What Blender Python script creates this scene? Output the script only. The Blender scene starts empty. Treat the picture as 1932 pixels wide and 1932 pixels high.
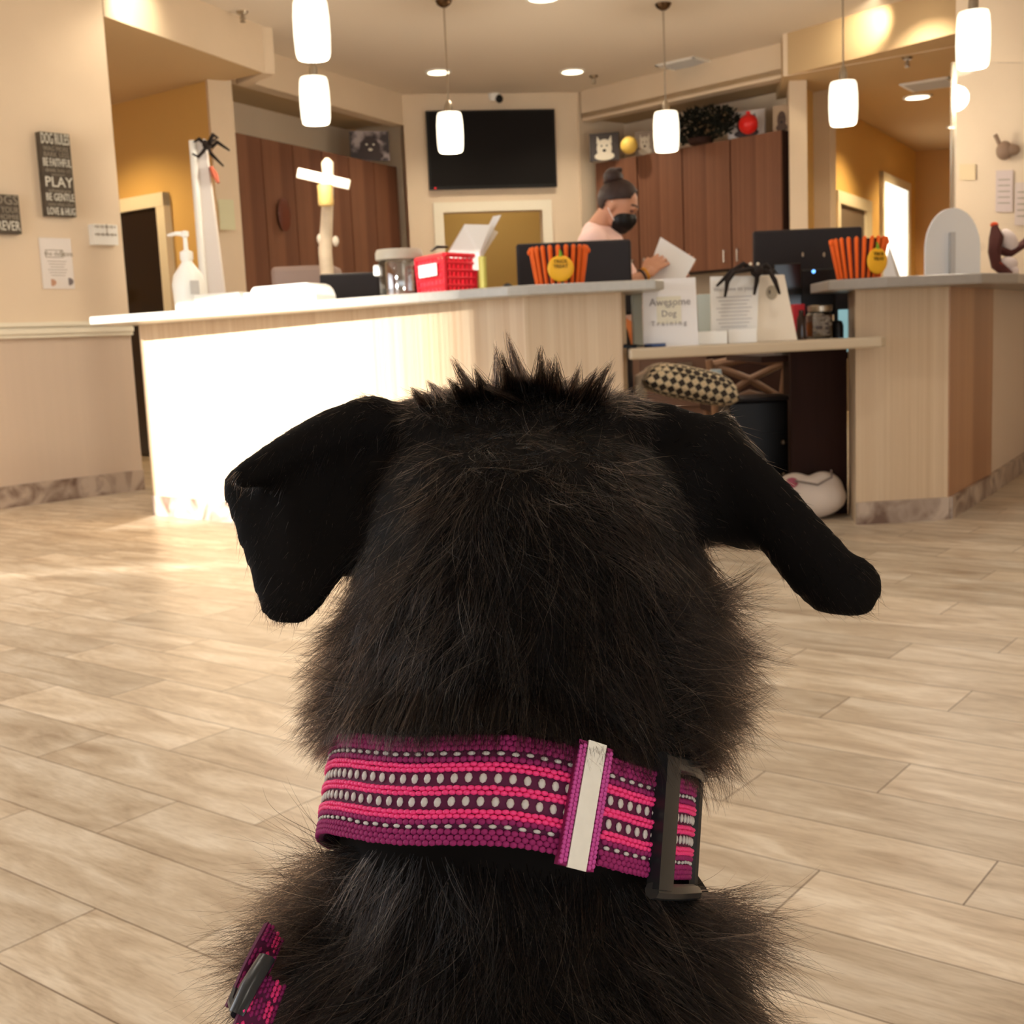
import bpy, bmesh, math, random
import numpy as np
from mathutils import Vector, Matrix
random.seed(7); np.random.seed(7)
SC = bpy.context.scene
COL = SC.collection
PI = math.pi

# ------------------------------------------------------------------ camera
FPX, CAMH, PITCH, ROLL = 2280.0, 0.89, math.radians(8.1), math.radians(2.5)
Fw = np.array([0, math.cos(PITCH), -math.sin(PITCH)])
Rt = np.array([1.0, 0, 0]); Up = np.cross(Rt, Fw)
IX = math.cos(ROLL) * Rt - math.sin(ROLL) * Up
IU = math.sin(ROLL) * Rt + math.cos(ROLL) * Up
CP = np.array([0, 0, CAMH])
cam_d = bpy.data.cameras.new('camera'); cam = bpy.data.objects.new('camera', cam_d); COL.objects.link(cam)
cam_d.sensor_width = 36; cam_d.lens = 36 * FPX / 1932; cam_d.clip_start = .01; cam_d.clip_end = 100
cam.matrix_world = Matrix(((IX[0], IU[0], -Fw[0], 0), (IX[1], IU[1], -Fw[1], 0), (IX[2], IU[2], -Fw[2], CAMH), (0, 0, 0, 1)))
cam_d.dof.use_dof = True; cam_d.dof.focus_distance = .43
cam_d.dof.aperture_fstop = cam_d.lens / 1.05
SC.camera = cam

def ray(x, y): return Fw + IX * (x - 966) / FPX + IU * (966 - y) / FPX
def P(x, y, Y):
    r = ray(x, y); return Vector(CP + r * (Y / r[1]))
def Zp(x, y, z):
    r = ray(x, y); return Vector(CP + r * ((z - CAMH) / r[2]))

# ------------------------------------------------------------------ world, sun, daylight, exposure
w = bpy.data.worlds.new('sky'); SC.world = w; w.use_nodes = True
wb = w.node_tree.nodes['Background']; wb.inputs[0].default_value = (.85, .93, 1, 1); wb.inputs[1].default_value = 1.6
sun_d = bpy.data.lights.new('sun', 'SUN'); sun = bpy.data.objects.new('sun', sun_d); COL.objects.link(sun)
sun_d.energy = 17; sun_d.angle = math.radians(.22); sun_d.color = (1, .95, .86)
SUN_DIR = Vector((.26, .966, -math.tan(math.radians(10.5)))).normalized()
sun.rotation_euler = SUN_DIR.to_track_quat('-Z', 'Y').to_euler()
def area(name, loc, direction, sx, sy, power, color):
    d = bpy.data.lights.new(name, 'AREA'); d.shape = 'RECTANGLE'; d.size = sx; d.size_y = sy; d.energy = power; d.color = color
    o = bpy.data.objects.new(name, d); COL.objects.link(o); o.location = loc
    o.rotation_euler = Vector(direction).to_track_quat('-Z', 'Y').to_euler(); return o
area('window_daylight', (1.9, -3.95, 1.15), (0, 1, .0), 6.0, 1.5, 70, (.86, .93, 1))
area('side_window_daylight', (-4.4, 2.2, 1.5), (1, .35, -.05), 2.6, 2.2, 90, (.90, .95, 1))
SC.view_settings.view_transform = 'Standard'; SC.view_settings.look = 'None'
SC.view_settings.gamma = 1; SC.view_settings.use_curve_mapping = False
SC.view_settings.exposure = 0.0
cy = SC.cycles
cy.max_bounces = 7; cy.diffuse_bounces = 4; cy.glossy_bounces = 3; cy.transmission_bounces = 6; cy.transparent_max_bounces = 12
cy.sample_clamp_indirect = 6; cy.caustics_reflective = False; cy.caustics_refractive = False
cy.use_denoising = True

# ------------------------------------------------------------------ materials
MATS = {}
def lin(c): return tuple(((v / 255) / 12.92 if v / 255 <= .04045 else ((v / 255 + .055) / 1.055) ** 2.4) for v in c)
def mat(name, rgb=(200, 200, 200), rough=.5, metal=0, emit=0, alpha=1, trans=0, noise=0, nscale=8, ior=1.45, bump=0, stretch=(1, 1, 1), spec=.5, ecol=None):
    if name in MATS: return MATS[name]
    m = bpy.data.materials.new(name); m.use_nodes = True; nt = m.node_tree; b = nt.nodes['Principled BSDF']
    c = lin(rgb) + (1,)
    b.inputs['Base Color'].default_value = c; b.inputs['Roughness'].default_value = rough; b.inputs['Metallic'].default_value = metal
    b.inputs['IOR'].default_value = ior; b.inputs['Specular IOR Level'].default_value = spec
    if trans: b.inputs['Transmission Weight'].default_value = trans
    if alpha < 1: b.inputs['Alpha'].default_value = alpha
    if emit:
        b.inputs['Emission Color'].default_value = (lin(ecol) if ecol else lin(rgb)) + (1,); b.inputs['Emission Strength'].default_value = emit
    if noise or bump:
        tc = nt.nodes.new('ShaderNodeTexCoord'); mp = nt.nodes.new('ShaderNodeMapping'); mp.inputs['Scale'].default_value = stretch
        n = nt.nodes.new('ShaderNodeTexNoise'); n.inputs['Scale'].default_value = nscale; n.inputs['Detail'].default_value = 5
        nt.links.new(tc.outputs['Object'], mp.inputs[0]); nt.links.new(mp.outputs[0], n.inputs['Vector'])
        if noise:
            r = nt.nodes.new('ShaderNodeValToRGB'); r.color_ramp.elements[0].position = .3; r.color_ramp.elements[1].position = .7
            r.color_ramp.elements[0].color = tuple(v * (1 - noise) for v in c[:3]) + (1,); r.color_ramp.elements[1].color = tuple(min(1, v * (1 + noise * .6)) for v in c[:3]) + (1,)
            nt.links.new(n.outputs['Fac'], r.inputs[0]); nt.links.new(r.outputs[0], b.inputs['Base Color'])
        if bump:
            bp = nt.nodes.new('ShaderNodeBump'); bp.inputs['Strength'].default_value = bump; bp.inputs['Distance'].default_value = .01
            nt.links.new(n.outputs['Fac'], bp.inputs['Height']); nt.links.new(bp.outputs[0], b.inputs['Normal'])
    MATS[name] = m; return m

def stripes_mat(name, cols, width, axis='X', rough=.4, noise_scale=3, grain=.35):
    """laminate or planks: broad vertical stripes of slightly different tone with fine grain"""
    m = bpy.data.materials.new(name); m.use_nodes = True; nt = m.node_tree; b = nt.nodes['Principled BSDF']; b.inputs['Roughness'].default_value = rough
    L = nt.links.new
    tc = nt.nodes.new('ShaderNodeTexCoord'); sp = nt.nodes.new('ShaderNodeSeparateXYZ'); L(tc.outputs['Object'], sp.inputs[0])
    add = nt.nodes.new('ShaderNodeMath'); add.operation = 'ADD'; L(sp.outputs['X'], add.inputs[0])
    y = nt.nodes.new('ShaderNodeMath'); y.operation = 'MULTIPLY'; y.inputs[1].default_value = -1.0 if axis == 'X' else 1.0; L(sp.outputs['Y'], y.inputs[0]); L(y.outputs[0], add.inputs[1])
    n = nt.nodes.new('ShaderNodeTexNoise'); n.noise_dimensions = '1D'; n.inputs['Scale'].default_value = 1 / width; n.inputs['Detail'].default_value = 3; n.inputs['Roughness'].default_value = .75
    L(add.outputs[0], n.inputs['W'])
    r = nt.nodes.new('ShaderNodeValToRGB'); r.color_ramp.elements[0].position = .3; r.color_ramp.elements[0].color = lin(cols[0]) + (1,); r.color_ramp.elements[1].position = .7; r.color_ramp.elements[1].color = lin(cols[1]) + (1,)
    L(n.outputs['Fac'], r.inputs[0])
    mp = nt.nodes.new('ShaderNodeMapping'); mp.inputs['Scale'].default_value = (60, 60, 2); L(tc.outputs['Object'], mp.inputs[0])
    g = nt.nodes.new('ShaderNodeTexNoise'); g.inputs['Scale'].default_value = noise_scale; g.inputs['Detail'].default_value = 4; L(mp.outputs[0], g.inputs['Vector'])
    mx = nt.nodes.new('ShaderNodeMix'); mx.data_type = 'RGBA'; mx.blend_type = 'MULTIPLY'; mx.inputs['Factor'].default_value = grain
    gr = nt.nodes.new('ShaderNodeValToRGB'); gr.color_ramp.elements[0].position = .25; gr.color_ramp.elements[0].color = (.55, .5, .45, 1); gr.color_ramp.elements[1].position = .7
    L(g.outputs['Fac'], gr.inputs[0]); L(r.outputs[0], mx.inputs['A']); L(gr.outputs[0], mx.inputs['B']); L(mx.outputs['Result'], b.inputs['Base Color'])
    MATS[name] = m; return m

def floor_mat():
    m = bpy.data.materials.new('plank_tile'); m.use_nodes = True; nt = m.node_tree; b = nt.nodes['Principled BSDF']; L = nt.links.new
    def M(op, a, c=None, v=None):
        n = nt.nodes.new('ShaderNodeMath'); n.operation = op
        for i, q in enumerate((a, c)):
            if q is None: continue
            if isinstance(q, (int, float)): n.inputs[i].default_value = q
            else: L(q, n.inputs[i])
        return n.outputs[0]
    tc = nt.nodes.new('ShaderNodeTexCoord'); sp = nt.nodes.new('ShaderNodeSeparateXYZ'); L(tc.outputs['Object'], sp.inputs[0])
    a = math.radians(-37.6); X, Y = sp.outputs['X'], sp.outputs['Y']
    u = M('ADD', M('MULTIPLY', X, math.cos(a)), M('MULTIPLY', Y, math.sin(a)))
    v = M('ADD', M('MULTIPLY', X, -math.sin(a)), M('MULTIPLY', Y, math.cos(a)))
    vv = M('DIVIDE', M('SUBTRACT', v, .862), .1865)
    row = M('FLOOR', vv); fv = M('FRACT', vv)
    uu = M('DIVIDE', M('SUBTRACT', M('ADD', u, .96), M('MULTIPLY', row, .232)), .74)
    cell = M('FLOOR', uu); fu = M('FRACT', uu)
    ev = M('MULTIPLY', M('MINIMUM', fv, M('SUBTRACT', 1.0, fv)), .1865)
    eu = M('MULTIPLY', M('MINIMUM', fu, M('SUBTRACT', 1.0, fu)), .74)
    e = M('MINIMUM', ev, eu)
    groutf = M('LESS_THAN', e, .0013)
    cx = nt.nodes.new('ShaderNodeCombineXYZ'); L(row, cx.inputs[0]); L(cell, cx.inputs[1])
    wn = nt.nodes.new('ShaderNodeTexWhiteNoise'); wn.noise_dimensions = '2D'; L(cx.outputs[0], wn.inputs['Vector'])
    cg = nt.nodes.new('ShaderNodeCombineXYZ'); L(M('MULTIPLY', u, 3.2), cg.inputs[0]); L(M('MULTIPLY', v, 13), cg.inputs[1]); L(M('MULTIPLY', wn.outputs['Value'], 40), cg.inputs[2])
    n1 = nt.nodes.new('ShaderNodeTexNoise'); n1.inputs['Scale'].default_value = 1.0; n1.inputs['Detail'].default_value = 6; n1.inputs['Roughness'].default_value = .62; n1.inputs['Distortion'].default_value = .8; L(cg.outputs[0], n1.inputs['Vector'])
    cf = nt.nodes.new('ShaderNodeCombineXYZ'); L(M('MULTIPLY', u, 26), cf.inputs[0]); L(M('MULTIPLY', v, 260), cf.inputs[1]); L(M('MULTIPLY', wn.outputs['Value'], 9), cf.inputs[2])
    n2 = nt.nodes.new('ShaderNodeTexNoise'); n2.inputs['Scale'].default_value = 1.0; n2.inputs['Detail'].default_value = 4; L(cf.outputs[0], n2.inputs['Vector'])
    r1 = nt.nodes.new('ShaderNodeValToRGB'); cr = r1.color_ramp
    cr.elements[0].position = .25; cr.elements[0].color = lin((158, 136, 112)) + (1,)
    cr.elements[1].position = .75; cr.elements[1].color = lin((232, 221, 204)) + (1,)
    q = cr.elements.new(.48); q.color = lin((200, 183, 160)) + (1,)
    L(n1.outputs['Fac'], r1.inputs[0])
    r2 = nt.nodes.new('ShaderNodeValToRGB'); r2.color_ramp.elements[0].position = .3; r2.color_ramp.elements[0].color = (.62, .56, .5, 1); r2.color_ramp.elements[1].position = .55; L(n2.outputs['Fac'], r2.inputs[0])
    mx = nt.nodes.new('ShaderNodeMix'); mx.data_type = 'RGBA'; mx.blend_type = 'MULTIPLY'; mx.inputs['Factor'].default_value = .5; L(r1.outputs[0], mx.inputs['A']); L(r2.outputs[0], mx.inputs['B'])
    hs = nt.nodes.new('ShaderNodeHueSaturation'); L(mx.outputs['Result'], hs.inputs['Color']); L(M('ADD', .84, M('MULTIPLY', wn.outputs['Value'], .24)), hs.inputs['Value'])
    m2 = nt.nodes.new('ShaderNodeMix'); m2.data_type = 'RGBA'; L(groutf, m2.inputs['Factor']); L(hs.outputs[0], m2.inputs['A']); m2.inputs['B'].default_value = lin((92, 68, 48)) + (1,)
    L(m2.outputs['Result'], b.inputs['Base Color']); b.inputs['Roughness'].default_value = .38
    bp = nt.nodes.new('ShaderNodeBump'); bp.inputs['Strength'].default_value = .35; bp.inputs['Distance'].default_value = .002
    L(M('SUBTRACT', M('MULTIPLY', n2.outputs['Fac'], .35), groutf), bp.inputs['Height']); L(bp.outputs[0], b.inputs['Normal'])
    return m

def tile_base_mat():
    m = mat('slate_skirting', (150, 128, 110), .35)
    nt = m.node_tree; b = nt.nodes['Principled BSDF']; L = nt.links.new
    tc = nt.nodes.new('ShaderNodeTexCoord'); n = nt.nodes.new('ShaderNodeTexNoise'); n.inputs['Scale'].default_value = 5; n.inputs['Detail'].default_value = 7; n.inputs['Distortion'].default_value = 1.5
    L(tc.outputs['Object'], n.inputs['Vector']); r = nt.nodes.new('ShaderNodeValToRGB'); r.color_ramp.elements[0].position = .35; r.color_ramp.elements[0].color = lin((112, 88, 76)) + (1,)
    r.color_ramp.elements[1].position = .62; r.color_ramp.elements[1].color = lin((190, 172, 156)) + (1,); L(n.outputs['Fac'], r.inputs[0]); L(r.outputs[0], b.inputs['Base Color']); return m

def photo_mat(name, dark, light, scale, offset=(0, 0, 0)):
    m = mat(name, light, .5); nt = m.node_tree; b = nt.nodes['Principled BSDF']; L = nt.links.new
    tc = nt.nodes.new('ShaderNodeTexCoord'); mp = nt.nodes.new('ShaderNodeMapping'); mp.inputs['Location'].default_value = offset; L(tc.outputs['Object'], mp.inputs[0])
    n = nt.nodes.new('ShaderNodeTexNoise'); n.inputs['Scale'].default_value = scale; n.inputs['Detail'].default_value = 3; L(mp.outputs[0], n.inputs['Vector'])
    r = nt.nodes.new('ShaderNodeValToRGB'); r.color_ramp.elements[0].position = .42; r.color_ramp.elements[0].color = lin(dark) + (1,); r.color_ramp.elements[1].position = .58; r.color_ramp.elements[1].color = lin(light) + (1,)
    L(n.outputs['Fac'], r.inputs[0]); L(r.outputs[0], b.inputs['Base Color']); return m

def glass_mat(name, tint=(1, 1, 1), amount=.12):
    """thin clear acrylic: mostly see-through with a gloss film"""
    m = bpy.data.materials.new(name); m.use_nodes = True; nt = m.node_tree; nt.nodes.clear(); L = nt.links.new
    o = nt.nodes.new('ShaderNodeOutputMaterial'); t = nt.nodes.new('ShaderNodeBsdfTransparent'); t.inputs[0].default_value = tint + (1,)
    g = nt.nodes.new('ShaderNodeBsdfGlossy'); g.inputs['Roughness'].default_value = .05; f = nt.nodes.new('ShaderNodeFresnel'); f.inputs[0].default_value = 1.45
    a = nt.nodes.new('ShaderNodeMath'); a.operation = 'ADD'; a.inputs[1].default_value = amount; L(f.outputs[0], a.inputs[0])
    mx = nt.nodes.new('ShaderNodeMixShader'); L(a.outputs[0], mx.inputs[0]); L(t.outputs[0], mx.inputs[1]); L(g.outputs[0], mx.inputs[2]); L(mx.outputs[0], o.inputs[0])
    MATS[name] = m; return m

M_wall = mat('wall_paint', (226, 206, 180), .75, noise=.04, nscale=2)
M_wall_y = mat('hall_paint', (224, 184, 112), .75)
M_ceil = mat('ceiling_paint', (226, 214, 198), .85)
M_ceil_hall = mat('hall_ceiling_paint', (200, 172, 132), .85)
M_trim = mat('white_trim', (236, 228, 208), .4)
M_wains = mat('wainscot', (208, 188, 168), .6, noise=.02, nscale=3, stretch=(8, 8, .2))
M_skirt = tile_base_mat()
M_lam = stripes_mat('pale_wood_laminate', ((200, 172, 140), (218, 196, 166)), .10, grain=.15)
M_lamd = stripes_mat('brown_wood_laminate', ((150, 104, 72), (190, 144, 106)), .12)
M_cab = stripes_mat('walnut_cabinet', ((106, 66, 48), (138, 94, 70)), .12, rough=.5)
M_dark = mat('dark_veneer', (50, 30, 25), .7, spec=.2, noise=.15, nscale=4, stretch=(9, 9, .5))
M_top = mat('grey_quartz', (176, 172, 164), .3, noise=.06, nscale=40)
M_black = mat('black_plastic', (18, 16, 16), .4, spec=.3)
M_black2 = mat('charcoal_plastic', (42, 38, 40), .55, spec=.25)
M_white = mat('white_plastic', (240, 238, 232), .35)
M_paper = mat('white_paper', (240, 238, 234), .7)
M_cream = mat('cream_paper', (238, 226, 208), .7)
M_grey = mat('grey_plastic', (188, 184, 180), .4)
M_red = mat('red_plastic', (214, 34, 48), .35)
M_ink = mat('ink', (70, 66, 70), .7)
M_metal = mat('brushed_nickel', (170, 160, 145), .3, metal=1)
M_bronze = mat('aged_bronze', (96, 76, 56), .35, metal=1)
M_orange = mat('orange_felt', (240, 104, 24), .7)
M_darkor = mat('dark_stripe', (70, 14, 8), .6)
M_yell = mat('pumpkin_yellow', (248, 186, 40), .45)
M_green = mat('stem_green', (120, 170, 40), .5)
M_glass = glass_mat('clear_acrylic', (1, 1, 1), .02)
M_jar = glass_mat('jar_glass', (.93, .93, .92), .10)

# ------------------------------------------------------------------ mesh building
def world_loc(o):
    v = Vector((0, 0, 0))
    while o is not None: v += o.location; o = o.parent
    return v

class MB:
    def __init__(s): s.v = []; s.f = []; s.m = []
    def add(s, vs, fs, mi=0):
        k = len(s.v); s.v.extend([tuple(v) for v in vs]); s.f.extend([tuple(i + k for i in f) for f in fs]); s.m.extend([mi] * len(fs)); return s
    def box(s, c, size, rz=0, mi=0, rx=0, ry=0):
        R = Matrix.Rotation(rz, 3, 'Z') @ Matrix.Rotation(rx, 3, 'X') @ Matrix.Rotation(ry, 3, 'Y'); c = Vector(c)
        vs = [c + R @ Vector((x * size[0] / 2, y * size[1] / 2, z * size[2] / 2)) for x in (-1, 1) for y in (-1, 1) for z in (-1, 1)]
        return s.add(vs, [(0, 1, 3, 2), (4, 6, 7, 5), (0, 4, 5, 1), (2, 3, 7, 6), (0, 2, 6, 4), (1, 5, 7, 3)], mi)
    def prism(s, poly, z0, z1, mi=0):
        n = len(poly); vs = [(p[0], p[1], z0) for p in poly] + [(p[0], p[1], z1) for p in poly]
        a = sum(poly[i][0] * poly[(i + 1) % n][1] - poly[(i + 1) % n][0] * poly[i][1] for i in range(n))
        fs = [tuple(range(n))[::-1], tuple(range(n, 2 * n))] + [(i, (i + 1) % n, (i + 1) % n + n, i + n) for i in range(n)]
        if a < 0: fs = [f[::-1] for f in fs]
        return s.add(vs, fs, mi)
    def plate(s, pts, nrm, th, mi=0):
        """flat outline pts (3d) given thickness th along nrm"""
        nrm = Vector(nrm).normalized() * th; n = len(pts); vs = [Vector(p) for p in pts] + [Vector(p) + nrm for p in pts]
        fs = [tuple(range(n))[::-1], tuple(range(n, 2 * n))] + [(i, (i + 1) % n, (i + 1) % n + n, i + n) for i in range(n)]
        return s.add(vs, fs, mi)
    def lathe(s, prof, c, n=24, mi=0, axis=None, sx=1, sy=1):
        c = Vector(c); vs = []; fs = []
        R = Vector(axis).to_track_quat('Z', 'Y').to_matrix() if axis is not None else Matrix.Identity(3)
        for r, z in prof:
            for i in range(n): vs.append(c + R @ Vector((max(r, 1e-5) * math.cos(2 * PI * i / n) * sx, max(r, 1e-5) * math.sin(2 * PI * i / n) * sy, z)))
        for j in range(len(prof) - 1):
            for i in range(n): a = j * n + i; b = j * n + (i + 1) % n; fs.append((a, b, b + n, a + n))
        fs.append(tuple(range(n))[::-1]); k = (len(prof) - 1) * n; fs.append(tuple(range(k, k + n)))
        return s.add(vs, fs, mi)
    def ell(s, c, r, n=16, mi=0, rot=None):
        c = Vector(c); R = rot if rot is not None else Matrix.Identity(3); vs = []; fs = []; m = max(4, n // 2)
        if not hasattr(r, '__len__'): r = (r, r, r)
        for j in range(m + 1):
            t = PI * j / m
            for i in range(n): vs.append(c + R @ Vector((r[0] * math.sin(t) * math.cos(2 * PI * i / n), r[1] * math.sin(t) * math.sin(2 * PI * i / n), r[2] * math.cos(t))))
        for j in range(m):
            for i in range(n): a = j * n + i; b = j * n + (i + 1) % n; fs.append((a, a + n, b + n, b))
        return s.add(vs, fs, mi)
    def tube(s, pts, rs, n=10, mi=0, flat=1.0):
        pts = [Vector(p) for p in pts]
        if not hasattr(rs, '__len__'): rs = [rs] * len(pts)
        vs = []; fs = []; dd0 = (pts[-1] - pts[0]); up = Vector((1, 0, 0)) if abs(dd0.z) > .9 * dd0.length else Vector((0, 0, 1))
        for k, p in enumerate(pts):
            d = (pts[min(k + 1, len(pts) - 1)] - pts[max(k - 1, 0)]).normalized()
            a = d.cross(up)
            if a.length < .05: a = d.cross(Vector((0, 1, 0)))
            a.normalize(); b = d.cross(a).normalized()
            for i in range(n): t = 2 * PI * i / n; vs.append(p + a * math.cos(t) * rs[k] + b * math.sin(t) * rs[k] * flat)
        for j in range(len(pts) - 1):
            for i in range(n): q = j * n + i; r = j * n + (i + 1) % n; fs.append((q, r, r + n, q + n))
        fs.append(tuple(range(n))[::-1]); k = (len(pts) - 1) * n; fs.append(tuple(range(k, k + n)))
        return s.add(vs, fs, mi)
    def capsule(s, a, b, r1, r2=None, n=14, mi=0):
        r2 = r1 if r2 is None else r2; a = Vector(a); b = Vector(b); d = b - a
        s.ell(a, r1, n, mi); s.ell(b, r2, n, mi)
        return s.tube([a, b], [r1, r2], n, mi)
    def text(s, txt, size, origin, right, up, depth=.001, mi=0, align='CENTER', sx=1.0):
        cu = bpy.data.curves.new('t', 'FONT'); cu.body = txt; cu.size = size; cu.align_x = align; cu.align_y = 'CENTER'; cu.extrude = depth; cu.resolution_u = 2
        o = bpy.data.objects.new('t', cu); me = bpy.data.meshes.new_from_object(o)
        right = Vector(right).normalized(); up = Vector(up).normalized(); nn = right.cross(up); origin = Vector(origin)
        vs = [origin + right * v.co.x * sx + up * v.co.y + nn * v.co.z for v in me.vertices]; fs = [tuple(p.vertices) for p in me.polygons]
        s.add(vs, fs, mi); bpy.data.objects.remove(o); bpy.data.meshes.remove(me); return s
    def mesh(s, name, org=(0, 0, 0)):
        me = bpy.data.meshes.new(name); org = Vector(org)
        me.from_pydata([tuple(Vector(v) - org) for v in s.v], [], s.f); return me
    def build(s, name, mats, parent=None, smooth=False, bevel=0, recalc=True, origin=None, local=False):
        if not isinstance(mats, (list, tuple)): mats = [mats]
        if local: org = Vector((0, 0, 0)); loc = Vector((0, 0, 0))
        else:
            if origin is not None: org = Vector(origin)
            else:
                a = np.array(s.v); lo = a.min(0); hi = a.max(0); org = Vector(((lo[0] + hi[0]) / 2, (lo[1] + hi[1]) / 2, lo[2]))
            loc = org - (world_loc(parent) if parent else Vector((0, 0, 0)))
        me = s.mesh(name, org)
        for m in mats: me.materials.append(m)
        me.polygons.foreach_set('material_index', s.m)
        if recalc:
            bm = bmesh.new(); bm.from_mesh(me); bmesh.ops.recalc_face_normals(bm, faces=bm.faces); bm.to_mesh(me); bm.free()
        if smooth:
            me.polygons.foreach_set('use_smooth', [True] * len(me.polygons))
            me.set_sharp_from_angle(angle=math.radians(42))
        o = bpy.data.objects.new(name, me); COL.objects.link(o); o.location = loc
        if parent: o.parent = parent
        if bevel:
            md = o.modifiers.new('bevel', 'BEVEL'); md.width = bevel; md.segments = 2; md.limit_method = 'ANGLE'
        return o

def thing(name, label, cat, loc=(0, 0, 0), group=None):
    o = bpy.data.objects.new(name, None); COL.objects.link(o); o.location = loc; o.empty_display_size = .05
    o['label'] = label; o['category'] = cat
    if group: o['group'] = group
    return o
def tag(o, label, cat, group=None):
    o['label'] = label; o['category'] = cat
    if group: o['group'] = group
    return o
def lab(o, label): o['label'] = label; return o
def struct(o): o['kind'] = 'structure'; return o
def copy_tree(o, parent=None):
    c = o.copy(); COL.objects.link(c)
    if parent is not None: c.parent = parent
    for ch in list(o.children): copy_tree(ch, c)
    return c
def blob(mb, voxel, smooth=6):
    """fuse overlapping closed shapes into one continuous skin"""
    me = mb.mesh('blob'); bm = bmesh.new(); bm.from_mesh(me); bmesh.ops.recalc_face_normals(bm, faces=bm.faces); bm.to_mesh(me); bm.free()
    o = bpy.data.objects.new('blob', me); COL.objects.link(o)
    r = o.modifiers.new('r', 'REMESH'); r.mode = 'VOXEL'; r.voxel_size = voxel; r.use_smooth_shade = True
    sm = o.modifiers.new('s', 'SMOOTH'); sm.iterations = smooth; sm.factor = .5
    dg = bpy.context.evaluated_depsgraph_get(); out = bpy.data.meshes.new_from_object(o.evaluated_get(dg))
    bpy.data.objects.remove(o); bpy.data.meshes.remove(me); out.polygons.foreach_set('use_smooth', [True] * len(out.polygons)); return out
def blob_obj(name, mb, voxel, mats, parent, smooth=6):
    me = blob(mb, voxel, smooth); org = world_loc(parent) if parent else Vector((0, 0, 0))
    me.transform(Matrix.Translation(-org)); me.materials.clear()
    for m in (mats if isinstance(mats, (list, tuple)) else [mats]): me.materials.append(m)
    o = bpy.data.objects.new(name, me); COL.objects.link(o)
    if parent: o.parent = parent
    return o

def v2(a): return Vector((a[0], a[1]))
def wallseg(mb, a, b, z0, z1, th, mi=0):
    """slab from a to b; thickness th to the left of a->b (negative: to the right)"""
    a = v2(a); b = v2(b); d = (b - a).normalized(); n = Vector((-d.y, d.x)) * th
    mb.prism([a, b, b + n, a + n], z0, z1, mi); return mb
def along(a, b, t, off=0):
    a = v2(a); b = v2(b); d = (b - a).normalized(); n = Vector((-d.y, d.x)); p = a + (b - a) * t + n * off; return p
def hit(px, a, b, z=1.0):
    """fraction along the plan line a-b where the sight line of column px at height z crosses it"""
    best = None; lo, hi = -2.0, 3.0
    def f(t):
        p = v2(a) + (v2(b) - v2(a)) * t; v = np.array([p.x, p.y, z]) - CP; wv = v @ Fw; return 966 + FPX * (v @ IX) / wv - px
    fl = f(lo)
    for _ in range(50):
        m = (lo + hi) / 2
        if (f(m) > 0) == (fl > 0): lo = m
        else: hi = m
    return (lo + hi) / 2

# ================================================================== SETTING
CH, LH = 3.4, 3.05        # main ceiling, dropped ceilings
mb = MB(); mb.box((1.5, 7.5, -.05), (19, 25, .1)); fl = mb.build('floor', floor_mat(), origin=(0, 0, 0)); struct(fl)
mb = MB(); mb.box((1.5, 7.5, CH + .05), (19, 25, .1)); struct(mb.build('ceiling', M_ceil))

LW0, LW1 = (-5.0, 5.28), (-2.47, 8.1)                     # left lobby wall, ends at the hall opening
mb = MB(); wallseg(mb, LW0, LW1, 1.03, CH, .14); struct(mb.build('wall_left', M_wall))
mb = MB(); wallseg(mb, LW0, LW1, .0, 1.03, .14); struct(mb.build('wall_left_wainscot', M_wains))
mb = MB(); wallseg(mb, LW0, LW1, 1.03, 1.115, -.03); wallseg(mb, LW0, LW1, 1.055, 1.085, -.045); wallseg(mb, LW0, LW1, 1.10, 1.125, -.05); struct(mb.build('trim_1', M_trim))
mb = MB(); wallseg(mb, LW0, LW1, 0, .135, -.014); struct(mb.build('baseboard_left', M_skirt))

HL0, HL1 = (-2.47, 8.1), (-1.80, 9.90)                    # header over the hall opening
PL = (-2.12, 10.12)                                       # pillar foot
mb = MB(); mb.prism([(-5.2, 5.6), HL0, HL1, PL, (-3.75, 11.4), (-6.6, 9.6)], LH, CH); struct(mb.build('ceiling_left_dropped', [M_ceil_hall]))
mb = MB(); wallseg(mb, HL0, HL1, LH - .004, CH, -.012); struct(mb.build('wall_header_left', M_wall))
WLa, WLb = (-2.30, 10.10), (-5.0, 12.2)                   # hall wall with dark door
DL = [hit(238, WLa, WLb, 1.5), hit(318, WLa, WLb, 1.5)]
mb = MB(); wallseg(mb, WLa, WLb, 0, LH, -.1); struct(mb.build('wall_hall_left', M_wall_y))
mb = MB(); wallseg(mb, (-6.5, 5.2), (-6.5, 12.4), 0, CH, .1); struct(mb.build('wall_hall_end', M_wall_y))
# dark door in the hall
a = along(WLa, WLb, DL[1]); b = along(WLa, WLb, DL[1] + 1.0 / (v2(WLb) - v2(WLa)).length)
dl = thing('door_1', 'dark door in the yellow hall wall behind the counter', 'door', (a.x, a.y, 0)); struct(dl)
mb = MB(); wallseg(mb, a, b, 0.01, 2.13, .05); mb.build('door_leaf', mat('ebony_door', (26, 16, 14), .35), dl)
mb = MB(); d = (b - a).normalized()
wallseg(mb, a - d * .11, a, 0, 2.24, .07); wallseg(mb, b, b + d * .11, 0, 2.24, .07); wallseg(mb, a - d * .11, b + d * .11, 2.13, 2.24, .075)
mb.build('door_frame', M_trim, dl)
q = P(275, 510, 10.4); mb = MB(); mb.ell(q, (.035, .012, .07), 14); o = mb.build('door_plate', M_metal, dl, smooth=True)
q2 = a + (b - a) * .55 + Vector((-d.y, d.x)) * .06; o.location = Vector((q2.x, q2.y, 1.35)) - dl.location

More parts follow.
